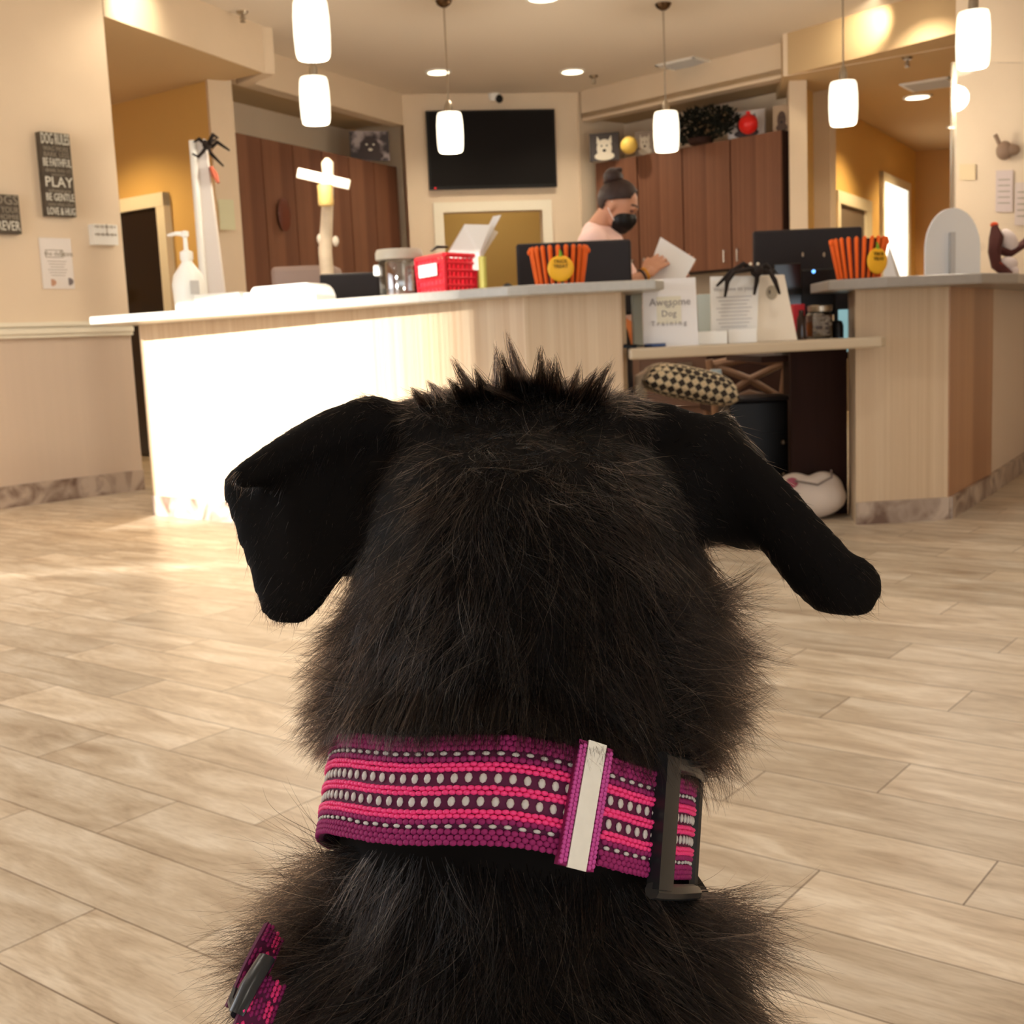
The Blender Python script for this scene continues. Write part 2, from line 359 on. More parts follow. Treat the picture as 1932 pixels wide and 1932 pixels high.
# pillar left and angled wall with header and cabinets
TVa, TVb = (-.93, 12.75), (.86, 13.02)
AL1 = (-2.36, 10.27)
mb = MB(); mb.prism([(-2.11, 10.15), (-2.28, 10.05), (-2.40, 10.28), (-2.22, 10.40)], 0, LH + .02); struct(mb.build('wall_pillar_left', M_wall))
mb = MB(); wallseg(mb, (-2.10, 10.30), TVa, 3.10, CH, .15); wallseg(mb, (-2.1, 10.3), (-1.8, 9.9), LH, CH, .1); struct(mb.build('wall_header_cabinets_left', M_wall))
nl = Vector((-(12.75 - 10.3), -.93 + 2.10)).normalized() # outward from the room
def offp(p, k, n): return (p[0] + n.x * k, p[1] + n.y * k)
ALa, ALb = (-2.12, 10.25), (-1.00, 12.78)
mb = MB(); mb.prism([ALa, ALb, offp(ALb, .75, nl), offp(ALa, .75, nl)], 3.13, 3.18); struct(mb.build('ceiling_alcove_left', M_ceil_hall))
mb = MB(); wallseg(mb, (-2.69, 10.66), (-1.40, 13.36), 0, 3.14, .1); wallseg(mb, TVa, (-.99, 13.06), 0, CH, -.06); wallseg(mb, (-.99, 13.06), (-1.48, 13.30), 0, CH, -.06); struct(mb.build('wall_alcove_left', M_wall))

# TV wall with doorway
tdir = (v2(TVb) - v2(TVa)).normalized(); D0, D1 = hit(838, TVa, TVb, 2.0), hit(1024, TVa, TVb, 2.0); TL = (v2(TVb) - v2(TVa)).length
pa, pb = along(TVa, TVb, D0), along(TVa, TVb, D1); DH = 2.22
mb = MB(); wallseg(mb, TVa, pa, 0, CH, .14); wallseg(mb, pb, TVb, 0, CH, .14); wallseg(mb, pa, pb, DH, CH, .14); struct(mb.build('wall_back', M_wall))
mb = MB(); wallseg(mb, pa - tdir * .1, pa, 0, DH + .1, -.03); wallseg(mb, pb, pb + tdir * .1, 0, DH + .1, -.03); wallseg(mb, pa - tdir * .1, pb + tdir * .1, DH, DH + .1, -.034)
dr = mb.build('door_2', M_trim); struct(dr)
mb = MB(); wallseg(mb, pa - tdir * 1.2 + Vector((0, 2.2)), pb + tdir * 1.2 + Vector((0, 2.2)), 0, CH, .1); wallseg(mb, pa - tdir * 1.3 + Vector((0, .1)), pa - tdir * 1.3 + Vector((0, 2.4)), 0, CH, .05); wallseg(mb, pb + tdir * 1.3 + Vector((0, .1)), pb + tdir * 1.3 + Vector((0, 2.4)), 0, CH, -.05)
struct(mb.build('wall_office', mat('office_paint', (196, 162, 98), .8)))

# right angled wall, header, pillar
nr = Vector((12.9 - 10.9, 2.62 - .95)).normalized()
AR0, AR1 = (.90, 12.98), (2.62, 11.16)
mb = MB(); wallseg(mb, AR0, AR1, 3.10, CH, .15); struct(mb.build('wall_header_cabinets_right', M_wall))
mb = MB(); mb.prism([AR0, AR1, offp(AR1, .8, nr), offp(AR0, .8, nr)], 3.13, 3.18); struct(mb.build('ceiling_alcove_right', M_ceil_hall))
mb = MB(); wallseg(mb, offp(AR0, .62, nr), offp(AR1, .62, nr), 0, 3.12, .1); wallseg(mb, (.87, 13.0), offp(AR0, .8, nr), 0, CH, .06); struct(mb.build('wall_alcove_right', M_wall))
p0 = P(1491, 400, 11.1); p1 = P(1524, 400, 11.1)
mb = MB(); mb.prism([(p0.x, p0.y), (p1.x, p1.y), (p1.x + .09, p1.y + .45), (p0.x + .12, p0.y + .6)], 0, 3.12); struct(mb.build('wall_pillar_right', M_wall))
HR0, HR1 = (2.52, 10.9), (3.85, 9.2)
mb = MB(); mb.prism([HR0, (4.6, 8.2), (9, 8.2), (9, 16.5), (3.4, 16.5), (2.62, 11.5)], LH, CH); struct(mb.build('ceiling_right_dropped', M_ceil_hall))
mb = MB(); wallseg(mb, HR0, (3.75, 9.98), LH - .004, CH, -.012); struct(mb.build('wall_header_right', M_wall))
RA, RB = (2.79, 11.36), (5.35, 15.9)
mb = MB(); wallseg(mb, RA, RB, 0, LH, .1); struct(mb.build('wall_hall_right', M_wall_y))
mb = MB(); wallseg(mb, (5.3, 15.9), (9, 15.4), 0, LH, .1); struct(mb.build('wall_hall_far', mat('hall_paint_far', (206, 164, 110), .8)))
t0, t1 = hit(1578, RA, RB, 1.6), hit(1627, RA, RB, 1.6)
a, b = along(RA, RB, t0), along(RA, RB, t1); d = (b - a).normalized()
dd = thing('door_3', 'white framed doorway with a grey door in the yellow hall', 'door', (a.x, a.y, 0)); struct(dd)
mb = MB(); wallseg(mb, a, b, .01, 2.1, -.02); mb.build('door_leaf', mat('grey_door', (120, 108, 100), .5), dd)
mb = MB(); wallseg(mb, a - d * .12, a, 0, 2.22, -.05); wallseg(mb, b, b + d * .25, 0, 2.22, -.05); wallseg(mb, a - d * .12, b + d * .25, 2.1, 2.22, -.052); mb.build('door_frame', M_trim, dd)
t0, t1 = hit(1663, RA, RB, 1.8), hit(1708, RA, RB, 1.8)
a, b = along(RA, RB, t0), along(RA, RB, t1); d = (b - a).normalized()
ww = thing('window_1', 'tall bright window at the end of the yellow hall', 'window', (a.x, a.y, 0)); struct(ww)
mb = MB(); wallseg(mb, a, b, .3, 2.5, -.02); mb.build('window_pane', mat('daylit_pane', (250, 248, 240), .5, emit=1.5, ecol=(255, 252, 244)), ww)
mb = MB(); wallseg(mb, a - d * .1, a, .2, 2.6, -.04); wallseg(mb, b, b + d * .14, .2, 2.6, -.04); wallseg(mb, a - d * .1, b + d * .1, 2.5, 2.6, -.042); wallseg(mb, a - d * .1, b + d * .1, .2, .3, -.042); mb.build('window_frame', M_trim, ww)

# right lobby wall
q = Zp(1797, 92, LH)
RW0, RW1 = (3.0, 8.15), (5.4, 5.4)
mb = MB(); wallseg(mb, RW0, RW1, 0, CH, .12); struct(mb.build('wall_right', M_wall))
mb = MB(); wallseg(mb, RW0, RW1, 0, .135, -.014); struct(mb.build('baseboard_right', M_skirt))
# enclosing walls outside the picture, front wall with its windows and added sun slits and bars
mb = MB(); wallseg(mb, (-5.0, -4.1), (-5.0, .6), 0, CH, .1); wallseg(mb, (-5.0, 3.9), (-5.0, 5.3), 0, CH, .1); wallseg(mb, (-5.0, .6), (-5.0, 3.9), 0, .4, .1); wallseg(mb, (-5.0, .6), (-5.0, 3.9), 2.6, CH, .1)
struct(mb.build('wall_side_left', M_wall))
mb = MB(); wallseg(mb, (5.4, 5.4), (5.4, -4.1), 0, CH, .1); struct(mb.build('wall_side_right', M_wall))
mb = MB(); wallseg(mb, (9, 8.2), (9, 16.6), 0, CH, -.1); wallseg(mb, (5.4, 8.2), (9, 8.2), 0, CH, .05); struct(mb.build('wall_hall_side', M_wall_y))
mb = MB(); FY = -4.1
wallseg(mb, (-5, FY), (5.4, FY), 0, .35, -.1); wallseg(mb, (-5, FY), (5.4, FY), 3.17, CH, -.1)
wallseg(mb, (-5, FY), (-1.0, FY), .35, 1.32, -.1); wallseg(mb, (-5, FY), (-1.0, FY), 1.33, 1.452, -.1); wallseg(mb, (-5, FY), (-1.0, FY), 1.463, 1.742, -.1); wallseg(mb, (-5, FY), (-1.0, FY), 1.782, 1.99, -.1)  # unseen slits left between the bands to throw thin sun stripes
wallseg(mb, (-3.7, FY), (-3.45, FY), 1.30, 1.35, -.1)
for x in (-5, -2.62): wallseg(mb, (x, FY), (x + (.05 if x < -4 else 1.6), FY), 1.2, 3.2, -.1)
wallseg(mb, (-2.62, FY), (5.4, FY), 1.87, 3.17, -.1)
for x in (.9, 2.9, 4.9): wallseg(mb, (x - .05, FY), (x + .5 if x > 4 else x + .05, FY), .35, 1.87, -.1)
for k in range(26): wallseg(mb, (-3.36 + .029 * k, FY), (-3.36 + .029 * k + .003 + .0009 * k, FY), 1.99, 3.17, -.006)  # added bars, widening rightwards, fade the sun patch gradually
struct(mb.build('wall_front', M_wall))
mb = MB(); mb.box((1.5, -7.2, 1.93), (8.1, 6.0, .06)); struct(mb.build('sun_shield_outside', M_white))  # unseen slab added to keep sun out of the lower windows
mb = MB(); mb.box((0, -12, -.06), (60, 16, .04)); struct(mb.build('ground_outside', mat('pavement', (150, 148, 142), .9)))

# ================================================================== COUNTERS
A, B, C = (-2.02, 6.78), (.085, 4.99), (.475, 4.93)
Ai, Bi, Ci = (-1.86, 7.0), (.16, 5.27), (.52, 5.2)
cl = thing('reception_counter', 'long pale wood reception counter on the left, sunlit at its far end', 'counter', (-.9, 6.0, 0))
mb = MB(); mb.prism([A, B, C, Ci, Bi, Ai], 0, 1.06); mb.build('counter_body', M_lam, cl)
mb = MB(); wallseg(mb, A, B, 0, .11, -.012); wallseg(mb, B, C, 0, .11, -.012); mb.build('tile_kick', M_skirt, cl)
mb = MB(); mb.prism([(-2.12, 6.28), (.02, 4.84), (.10, 4.81), (.60, 4.79), (.64, 4.86), (.64, 5.32), (.16, 5.38), (-1.80, 7.15), (-2.12, 6.9)], 1.06, 1.10)
tag(mb.build('countertop', M_top, bevel=.006), 'grey stone top along the long left reception counter', 'countertop')

R0, R1, R2, R3 = (1.545, 5.37), (1.975, 5.42), (2.475, 6.19), (3.45, 7.45)
rc = thing('reception_counter', 'angled wood reception counter on the right with tile skirting', 'counter', (2.0, 5.9, 0))
mb = MB(); mb.prism([R0, R1, R2, (2.2, 6.42), (1.80, 5.70), (1.60, 5.68)], 0, 1.04)
mb.build('counter_body', M_lam, rc)
mb = MB(); wallseg(mb, R1, R2, 0.0, 1.04, -.006); o = mb.build('side_panel', M_lamd, rc); lab(o, 'browner wood side panel')
mb = MB(); wallseg(mb, R2, (3.35, 7.62), 0, 1.04, .2); o = mb.build('return_panel', M_wains, rc); lab(o, 'grey beige return panel')
mb = MB(); wallseg(mb, R0, R1, 0, .10, -.014); wallseg(mb, R1, R2, 0, .10, -.022); wallseg(mb, R2, (3.35, 7.62), 0, .10, -.022); mb.build('tile_kick', M_skirt, rc)
mb = MB(); mb.prism([(1.40, 5.27), (1.62, 5.17), (2.03, 5.19), (2.28, 5.42), (2.66, 6.02), (3.5, 7.2), (3.16, 7.6), (2.2, 6.55), (1.72, 5.86), (1.42, 5.66)], 1.04, 1.085)
tag(mb.build('countertop', mat('grey_quartz_dark', (150, 142, 134), .35, noise=.05, nscale=40), bevel=.006), 'grey stone top of the angled right reception counter', 'countertop')

# low writing ledge between them
mb = MB(); lp = P(1172, 682, 4.86); lq = P(1642, 664, 5.2)
LZ = .785
ptL = Zp(1174, 682, LZ); ptR = Zp(1642, 664, LZ)
LG0, LG1 = (.478, 4.865), (1.64, 5.245)
mb.prism([(.50, 4.86), (1.62, 5.24), (1.66, 5.30), (1.64, 5.36), (1.50, 5.36), (1.46, 5.68), (.60, 5.52), (.535, 5.2), (.50, 4.95)], .79, .835)
ldg = mb.build('writing_ledge', mat('cream_laminate', (204, 188, 164), .35), bevel=.008)
tag(ldg, 'low cream writing ledge between the two reception counters', 'ledge')
LTOP = .835
# dark side panel under the ledge
mb = MB(); mb.prism([(1.335, 5.70), (1.60, 5.70), (1.60, 5.74), (1.335, 5.74)], 0, .785); tag(mb.build('support_panel', M_dark), 'dark wood panel under the ledge beside the right counter', 'panel')

# staff desks behind the counters
sd = thing('staff_desk', 'white staff desk hidden behind the left counter under the monitor', 'desk', (-.3, 5.9, 0))
mb = MB(); mb.prism([(-1.62, 7.05), (.24, 5.42), (.42, 5.66), (-1.38, 7.3)], .73, .76); mb.build('desk_top', M_top, sd)
mb = MB(); mb.prism([(-1.60, 7.07), (-1.56, 7.03), (-1.36, 7.27), (-1.40, 7.3)], 0, .73); mb.build('desk_side', M_dark, sd)
mb = MB(); mb.prism([(.20, 5.46), (.24, 5.42), (.42, 5.66), (.38, 5.7)], 0, .73); mb.build('desk_side', M_dark, sd)
sr = thing('staff_desk', 'dark staff desk behind the right counter under the big monitor', 'desk', (1.7, 6.1, 0))
mb = MB(); mb.prism([(1.22, 5.80), (1.76, 5.9), (2.2, 6.62), (1.2, 6.62)], .73, .76); mb.build('desk_top', M_dark, sr)
mb = MB(); mb.box((1.52, 6.25, .365), (.03, .7, .73)); mb.build('desk_side', M_dark, sr)

# ================================================================== CABINETS
def cabinet_run(name, label, a, b, depth, z0, z1, n, nrm, handle_low=True, hang=True):
    """wall cabinets along plan line a-b (front faces), one thing per two-door unit"""
    a = v2(a); b = v2(b); d = (b - a) / n; out = []
    for i in range(n):
        p = a + d * i; q = a + d * (i + 1); mid = (p + q) / 2
        t = thing(name, label[i], 'cabinet', (mid.x, mid.y, z0), None)
        m = MB(); m.prism([p, q, q + nrm * depth, p + nrm * depth], z0, z1); m.build('cabinet_body', M_dark, t)
        for s in range(2):
            u0 = p + (q - p) * (s * .5 + .008); u1 = p + (q - p) * (s * .5 + .492)
            m = MB(); f = -nrm * .02; m.prism([u0, u1, u1 + f, u0 + f], z0 + .004, z1 + .001); dr_ = m.build('door', M_cab, t)
            hx = u1 - (q - p) * .06 if s == 0 else u0 + (q - p) * .06
            hz = z0 + .12 if handle_low else z1 - .12
            c = hx - nrm * .05; m = MB(); m.tube([(c.x, c.y, hz - .06), (c.x, c.y, hz + .06)], .006, 8)
            for zz in (hz - .05, hz + .05): m.tube([(c.x, c.y, zz), (hx.x - nrm.x * .02, hx.y - nrm.y * .02, zz)], .005, 6)
            m.build('handle', M_metal, dr_)
    return
cabR0 = (1.03, 12.93); cabR1 = (2.60, 11.30)
nrr = Vector((1.63, 1.57)).normalized()
cabinet_run('wall_cabinet', ['walnut wall cabinet behind the person, under the white dog picture', 'walnut wall cabinet nearest the right pillar, under the red ball'], cabR0, cabR1, .42, 1.47, 2.66, 2, nrr)
cabinet_run('base_cabinet', ['walnut base cabinet behind the person', 'walnut base cabinet in the middle of the right run', 'walnut base cabinet nearest the right pillar'], (.95, 12.75), (2.30, 11.35), .55, 0.02, .88, 3, nrr, handle_low=False)
m = MB(); m.prism([(.93, 12.70), (2.30, 11.28), (2.72, 11.70), (1.36, 13.13)], .883, .92); tag(m.build('countertop', M_top), 'grey worktop over the walnut base cabinets on the right', 'countertop')
cabL0 = (-2.52, 10.62); cabL1 = (-1.14, 13.00)
nll = Vector((-2.52, 1.2)).normalized()
cabinet_run('tall_cabinet', ['tall walnut cabinet beside the left pillar', 'tall walnut cabinet in the middle of the left run, behind the signpost', 'tall walnut cabinet under the grey dog picture'], (-2.26, 10.46), (-1.06, 12.98), .44, 0.02, 2.72, 3, nll)

# ================================================================== CEILING FIXTURES
M_shade = mat('lit_shade', (255, 248, 230), .4, emit=1.5, ecol=(255, 246, 222))
M_lit = mat('lit_lens', (255, 250, 235), .4, emit=4, ecol=(255, 240, 205))
def pendant(label, cx, cyp, Y, hpx, wpx, group='pendant lights over the counters', low_rim=.12):
    """cylindrical pendant; cx, cyp pixel centre of the shade at depth Y"""
    c = P(cx, cyp, Y); h = hpx * Y / FPX; r = wpx * Y / FPX / 2
    t = thing('pendant_light', label, 'pendant light', (c.x, c.y, c.z - h / 2), group)
    m = MB(); z0 = c.z - h / 2
    m.lathe([(0, z0 - c.z * 0), (r * .80, z0), (r * .90, z0 + h * .03), (r * .96, z0 + h * .12), (r, z0 + h * .4), (r * .99, z0 + h * .7), (r * .93, z0 + h * .92), (r * .85, z0 + h * .99), (0, z0 + h)], (c.x, c.y, 0), 28)
    m.build('lamp_shade', M_shade, t, smooth=True)
    m = MB(); m.lathe([(0, z0 + h), (r * .3, z0 + h), (r * .3, z0 + h + .05), (.012, z0 + h + .09), (0, z0 + h + .09)], (c.x, c.y, 0), 16); m.build('socket_cap', M_metal, t, smooth=True)
    m = MB(); m.tube([(c.x, c.y, z0 + h + .05), (c.x, c.y, CH - .02)], .006, 8); m.build('cord', M_metal, t)
    m = MB(); m.lathe([(0, CH - .05), (.02, CH - .05), (.05, CH - .03), (.062, CH - .004), (0, CH)], (c.x, c.y, 0), 20); m.build('ceiling_rose', M_bronze, t, smooth=True)
    ld = bpy.data.lights.new('pendant_bulb', 'POINT'); ld.energy = 22; ld.color = (1, .88, .70); ld.shadow_soft_size = .08
    lo = bpy.data.objects.new('pendant_bulb', ld); COL.objects.link(lo); lo.location = (c.x, c.y, z0 - .12)
    return t
# shade height about 0.30 m, diameter about 0.19 m
pendant('nearer and larger of the two stacked pendants at upper left', 588, 55, 6.1, 104, 66)
pendant('further pendant hanging just under the larger one at upper left', 594, 190, 7.6, 82, 55)
pendant('pendant hanging in front of the black television', 849, 250, 9.4, 70, 49)
pendant('pendant hanging in front of the pictures on the right cabinets', 1257, 248, 9.75, 70, 47)
pendant('pendant hanging over the right counter before the yellow hall', 1591, 195, 7.9, 77, 52)
pendant('rightmost pendant, hanging before the right lobby wall', 1836, 75, 6.4, 98, 60)
def downlight(label, p, z, r=.085, power=26, col=(1, .86, .66)):
    t = thing('recessed_light', label, 'ceiling light', (p[0], p[1], z - .02), 'recessed ceiling lights')
    m = MB(); m.lathe([(r, z - .012), (r * 1.25, z - .012), (r * 1.25, z), (r, z)], (p[0], p[1], 0), 28); m.build('trim_ring', M_white, t, smooth=True)
    m = MB(); m.lathe([(0, z - .014), (r, z - .014), (r, z - .004), (0, z - .004)], (p[0], p[1], 0), 28); m.build('lens', M_lit, t)
    ld = bpy.data.lights.new('downlight', 'SPOT'); ld.energy = power; ld.color = col; ld.spot_size = math.radians(130); ld.spot_blend = .6; ld.shadow_soft_size = .07
    lo = bpy.data.objects.new('downlight', ld); COL.objects.link(lo); lo.location = (p[0], p[1], z - .03)
p = Zp(827, 135, CH); downlight('recessed light left of the pendant before the television', p, CH, .1, 70)
p = Zp(1080, 134, CH); downlight('recessed light above the right end of the television', p, CH, .1, 70)
p = Zp(1731, 182, LH); downlight('recessed light in the low hall ceiling on the right', p, LH, .11, 190, (1, .72, .36))
p = Zp(1025, -6, CH); downlight('recessed light at the top edge between two pendants', p, CH, .11, 60)
p = Zp(1690, 8, CH); downlight('recessed light near the right header at the top edge', (3.15, 9.6), CH, .11, 60)
downlight('small recessed light seen low beside the left pillar', Zp(445, 288, 2.9), 2.9, .05, 12)
downlight('recessed light in the left hall ceiling by the dark door', (-3.5, 10.0), LH, .09, 110, (1, .72, .36))
downlight('recessed light over the left alcove cabinets', (-1.75, 11.6), CH, .09, 50)
downlight('recessed light far along the right hall', (5.2, 14.0), LH, .11, 190, (1, .72, .36))
for k, (x, y) in enumerate(((-2.6, 1.6), (1.9, 1.2), (-2.4, 4.6), (.2, 6.6), (3.4, 2.8), (2.8, 6.2), (-.6, -1.2), (-3.2, -1.0), (1.1, 3.9))):  # out-of-frame lights added to brighten the lobby floor and the dog
    t = thing('recessed_light', 'unseen light added in the lobby ceiling to brighten floor and dog', 'ceiling light', (x, y, CH - .02), 'added lobby fill lights')
    m = MB(); m.lathe([(.1, CH - .012), (.125, CH - .012), (.125, CH), (.1, CH)], (x, y, 0), 24); m.build('trim_ring', M_white, t); m = MB(); m.lathe([(0, CH - .014), (.1, CH - .014), (.1, CH - .004), (0, CH - .004)], (x, y, 0), 24); m.build('lens', M_lit, t)
    ld = bpy.data.lights.new('lobby_fill', 'SPOT'); ld.energy = (95, 85, 85, 60, 50, 40, 55, 50, 75)[k]; ld.color = (1, .93, .80); ld.spot_size = math.radians(140); ld.spot_blend = .7; ld.shadow_soft_size = .12
    lo = bpy.data.objects.new('lobby_fill', ld); COL.objects.link(lo); lo.location = (x, y, CH - .03)
# wall wash spots close to the two headers
def wash(loc, tgt, e, size=70):
    ld = bpy.data.lights.new('wall_wash', 'SPOT'); ld.energy = e; ld.color = (1, .86, .6); ld.spot_size = math.radians(size); ld.spot_blend = .8; ld.shadow_soft_size = .06
    lo = bpy.data.objects.new('wall_wash', ld); COL.objects.link(lo); lo.location = loc
    lo.rotation_euler = (Vector(tgt) - Vector(loc)).to_track_quat('-Z', 'Y').to_euler()
q = Zp(250, 30, 3.2)
downlight('recessed light against the left header above the frame', (-2.05, 8.05), CH, .09, 30)
wash((-2.05, 8.05, CH - .05), (-2.42, 8.4, 3.15), 38)
wash((3.0, 9.85, CH - .05), (3.1, 10.45, 3.2), 38)
area('office_light', (0, 14.2, 3.2), (0, 0, -1), .8, .8, 16, (1, .86, .6))

# television
a = along(TVa, TVb, hit(805, TVa, TVb, 2.9), -.07); b = along(TVa, TVb, hit(1046, TVa, TVb, 2.9), -.07)
z0, z1 = 2.445, 3.225
tv = thing('television', 'large black television on the wall over the doorway', 'television', ((a.x + b.x) / 2, a.y, z0))
mb = MB(); wallseg(mb, a, b, z0, z1, .05); mb.build('tv_body', M_black, tv, bevel=.004)
d = (b - a).normalized(); n = Vector((d.y, -d.x))
mb = MB(); wallseg(mb, a + d * .02, b - d * .02, z0 + .03, z1 - .02, -.003); mb.build('screen', mat('tv_screen', (16, 12, 11), .5, spec=.15), tv)
mb = MB(); mb.box((a.x + .06, a.y - .008, z0 + .012), (.018, .01, .012)); o = mb.build('power_light', mat('red_led', (230, 30, 40), .4, emit=1.2), tv)
mb = MB(); mb.box(((a.x + b.x) / 2, (a.y + b.y) / 2 + .09, (z0 + z1) / 2), (.3, .06, .3)); mb.build('wall_mount', M_black, tv)

# camera, sprinklers, vents
p = Zp(935, 178, CH); t = thing('security_camera', 'small white dome security camera above the television', 'camera', (p.x, p.y, CH - .1))
mb = MB(); mb.lathe([(0, CH - .075), (.045, CH - .07), (.062, CH - .04), (.062, CH), (0, CH)], (p.x - .02, p.y - .03, 0), 20); mb.build('camera_base', M_white, t, smooth=True)
mb = MB(); mb.ell((p.x + .035, p.y - .07, CH - .06), .04, 16); mb.build('lens_dome', M_black, t, smooth=True)
def sprinkler(label, p, z):
    t = thing('sprinkler', label, 'sprinkler', (p[0], p[1], z - .08), 'ceiling sprinklers')
    mb = MB(); mb.lathe([(0, z - .02), (.03, z - .02), (.045, z), (0, z)], (p[0], p[1], 0), 16); mb.build('escutcheon', M_metal, t, smooth=True)
    mb = MB(); mb.tube([(p[0], p[1], z - .02), (p[0], p[1], z - .06)], .009, 8)
    for s in (-1, 1): mb.tube([(p[0] + s * .006, p[1], z - .03), (p[0] + s * .02, p[1], z - .05), (p[0], p[1], z - .07)], .004, 6)
    mb.lathe([(0, z - .078), (.022, z - .076), (.022, z - .072), (0, z - .072)], (p[0], p[1], 0), 14); mb.build('sprinkler_head', M_metal, t, smooth=True)
sprinkler('sprinkler head near the corner of the left header', Zp(457, 22, CH), CH)
sprinkler('sprinkler head right of the recessed light over the television', Zp(1120, 143, CH), CH)
sprinkler('sprinkler head under the low ceiling at right', Zp(1712, 108, LH), LH)
def vent(label, p, z, rz):
    t = thing('ceiling_vent', label, 'vent', (p[0], p[1], z - .02), 'ceiling vents')
    mb = MB(); R = Matrix.Rotation(rz, 3, 'Z')
    for sx, sy, cx, cyy in ((.44, .03, 0, -.2), (.44, .03, 0, .2), (.03, .43, -.205, 0), (.03, .43, .205, 0)):
        c = R @ Vector((cx, cyy, 0)); mb.box((p[0] + c.x, p[1] + c.y, z - .008), (sx, sy, .016), rz)
    mb.build('vent_frame', M_white, t)
    mb = MB(); mb.box((p[0], p[1], z - .002), (.38, .38, .004), rz); mb.build('vent_backing', M_black2, t)
    mb = MB()
    for k in range(7):
        c = R @ Vector((0, -.17 + k * .057, 0)); mb.box((p[0] + c.x, p[1] + c.y, z - .01), (.38, .004, .024), rz, rx=.7)
    mb.build('louvre', M_grey, t)
vent('square ceiling vent above the right cabinets', Zp(1297, 120, CH), CH, -.75)
vent('square vent in the low hall ceiling above its recessed light', Zp(1755, 158, LH), LH, -.6)

# ================================================================== WALL SIGNS (left wall)
ldir = (v2(LW1) - v2(LW0)).normalized(); lout = Vector((ldir.y, -ldir.x))
r3 = Vector((ldir.x, ldir.y, 0)); n3 = Vector((lout.x, lout.y, 0)); up3 = Vector((0, 0, 1))
def wall_at(px, py):
    """point on the left wall surface seen at the pixel"""
    r = ray(px, py); n = np.array([lout.x, lout.y, 0]); p0_ = np.array([LW0[0], LW0[1], 0]); k = ((p0_ - CP) @ n) / (r @ n); return Vector(CP + r * k)
M_board = mat('weathered_board', (84, 74, 62), .7, noise=.3, nscale=20)
M_letter = mat('chalk_white', (226, 222, 208), .6)
M_letter2 = mat('faded_grey', (150, 140, 124), .6)
def wall_sign(label, tl, br, lines, th=.05, board=None):
    a = wall_at(*tl); b = wall_at(*br); wid = (b - a).dot(r3); zt, zb = a.z, b.z
    t = thing('wall_sign', label, 'sign', tuple(a + r3 * wid / 2 + up3 * (zb - zt)), None)
    m = MB(); c = a + r3 * (wid / 2) + up3 * (zb - zt) / 2 + n3 * th / 2
    m.box(c, (wid, th, zt - zb), math.atan2(r3.y, r3.x)); m.build('board', board or M_board, t)
    hz = zt
    for k, (txt, frac, sx, mm) in enumerate(lines):
        h = (zt - zb) * frac
        if txt:
            m = MB(); m.text(txt, h * 1.15, a + r3 * wid / 2 + n3 * (th + .002) + up3 * (hz - zt - h / 2), r3, up3, .002, 0)
            vs = np.array(m.v); c0 = np.array(a + r3 * wid / 2); rr = np.array(r3); pr = (vs - c0) @ rr; ext = max(abs(pr.min()), abs(pr.max())) + 1e-6
            k2 = (wid * .47 * sx) / ext; m.v = [tuple(v + rr * ((v - c0) @ rr) * (k2 - 1)) for v in vs]
            m.build('lettering', mm, t)
        hz -= h
    return t
wall_sign('tall dark wooden sign of white lettering with the word PLAY in the middle', (66, 250), (137, 411), [('DOG RULES', .16, 1, M_letter), ('WAG MORE', .07, .9, M_letter2), ('BARK LESS', .07, .9, M_letter2), ('BE FAITHFUL', .12, 1, M_letter), ('drink lots of', .06, .9, M_letter2), ('water', .04, .5, M_letter2), ('PLAY', .15, 1, M_letter), ('always', .05, .8, M_letter2), ('BE GENTLE', .11, 1, M_letter), ('come when called', .06, .9, M_letter2), ('LOVE & HUG', .11, 1, M_letter)])
wall_sign('square dark wooden sign cut by the picture edge, ending in EVER', (-42, 366), (34, 443), [('DOGS', .30, 1, M_letter2), ('AND YOUR', .2, 1, M_letter2), ('MY HOMIE', .16, 1, M_letter2), ('FOREVER', .30, 1, M_letter)])
ws = wall_sign('small white block sign beside the hall opening', (166, 424), (215, 464), [], th=.06, board=M_white)
a = wall_at(166, 424); b = wall_at(215, 464); wid = (b - a).dot(r3)
m = MB()
for fz in (.22, .72):
    for k in range(14):
        c = a + r3 * wid * (.06 + .065 * k) + up3 * (b.z - a.z) * (.5 if fz > .5 else .12) + n3 * .061; m.box(c, (wid * .03, .002, .008 + .006 * (k % 3)), math.atan2(r3.y, r3.x))
m.box(a + r3 * wid * .5 + up3 * (b.z - a.z) * .5 + n3 * .061, (wid * .9, .002, .004), math.atan2(r3.y, r3.x)); m.box(a + r3 * wid * .55 + up3 * (b.z - a.z) * .25 + n3 * .061, (.004, .002, .07), math.atan2(r3.y, r3.x))
m.build('lettering', M_letter2, ws)
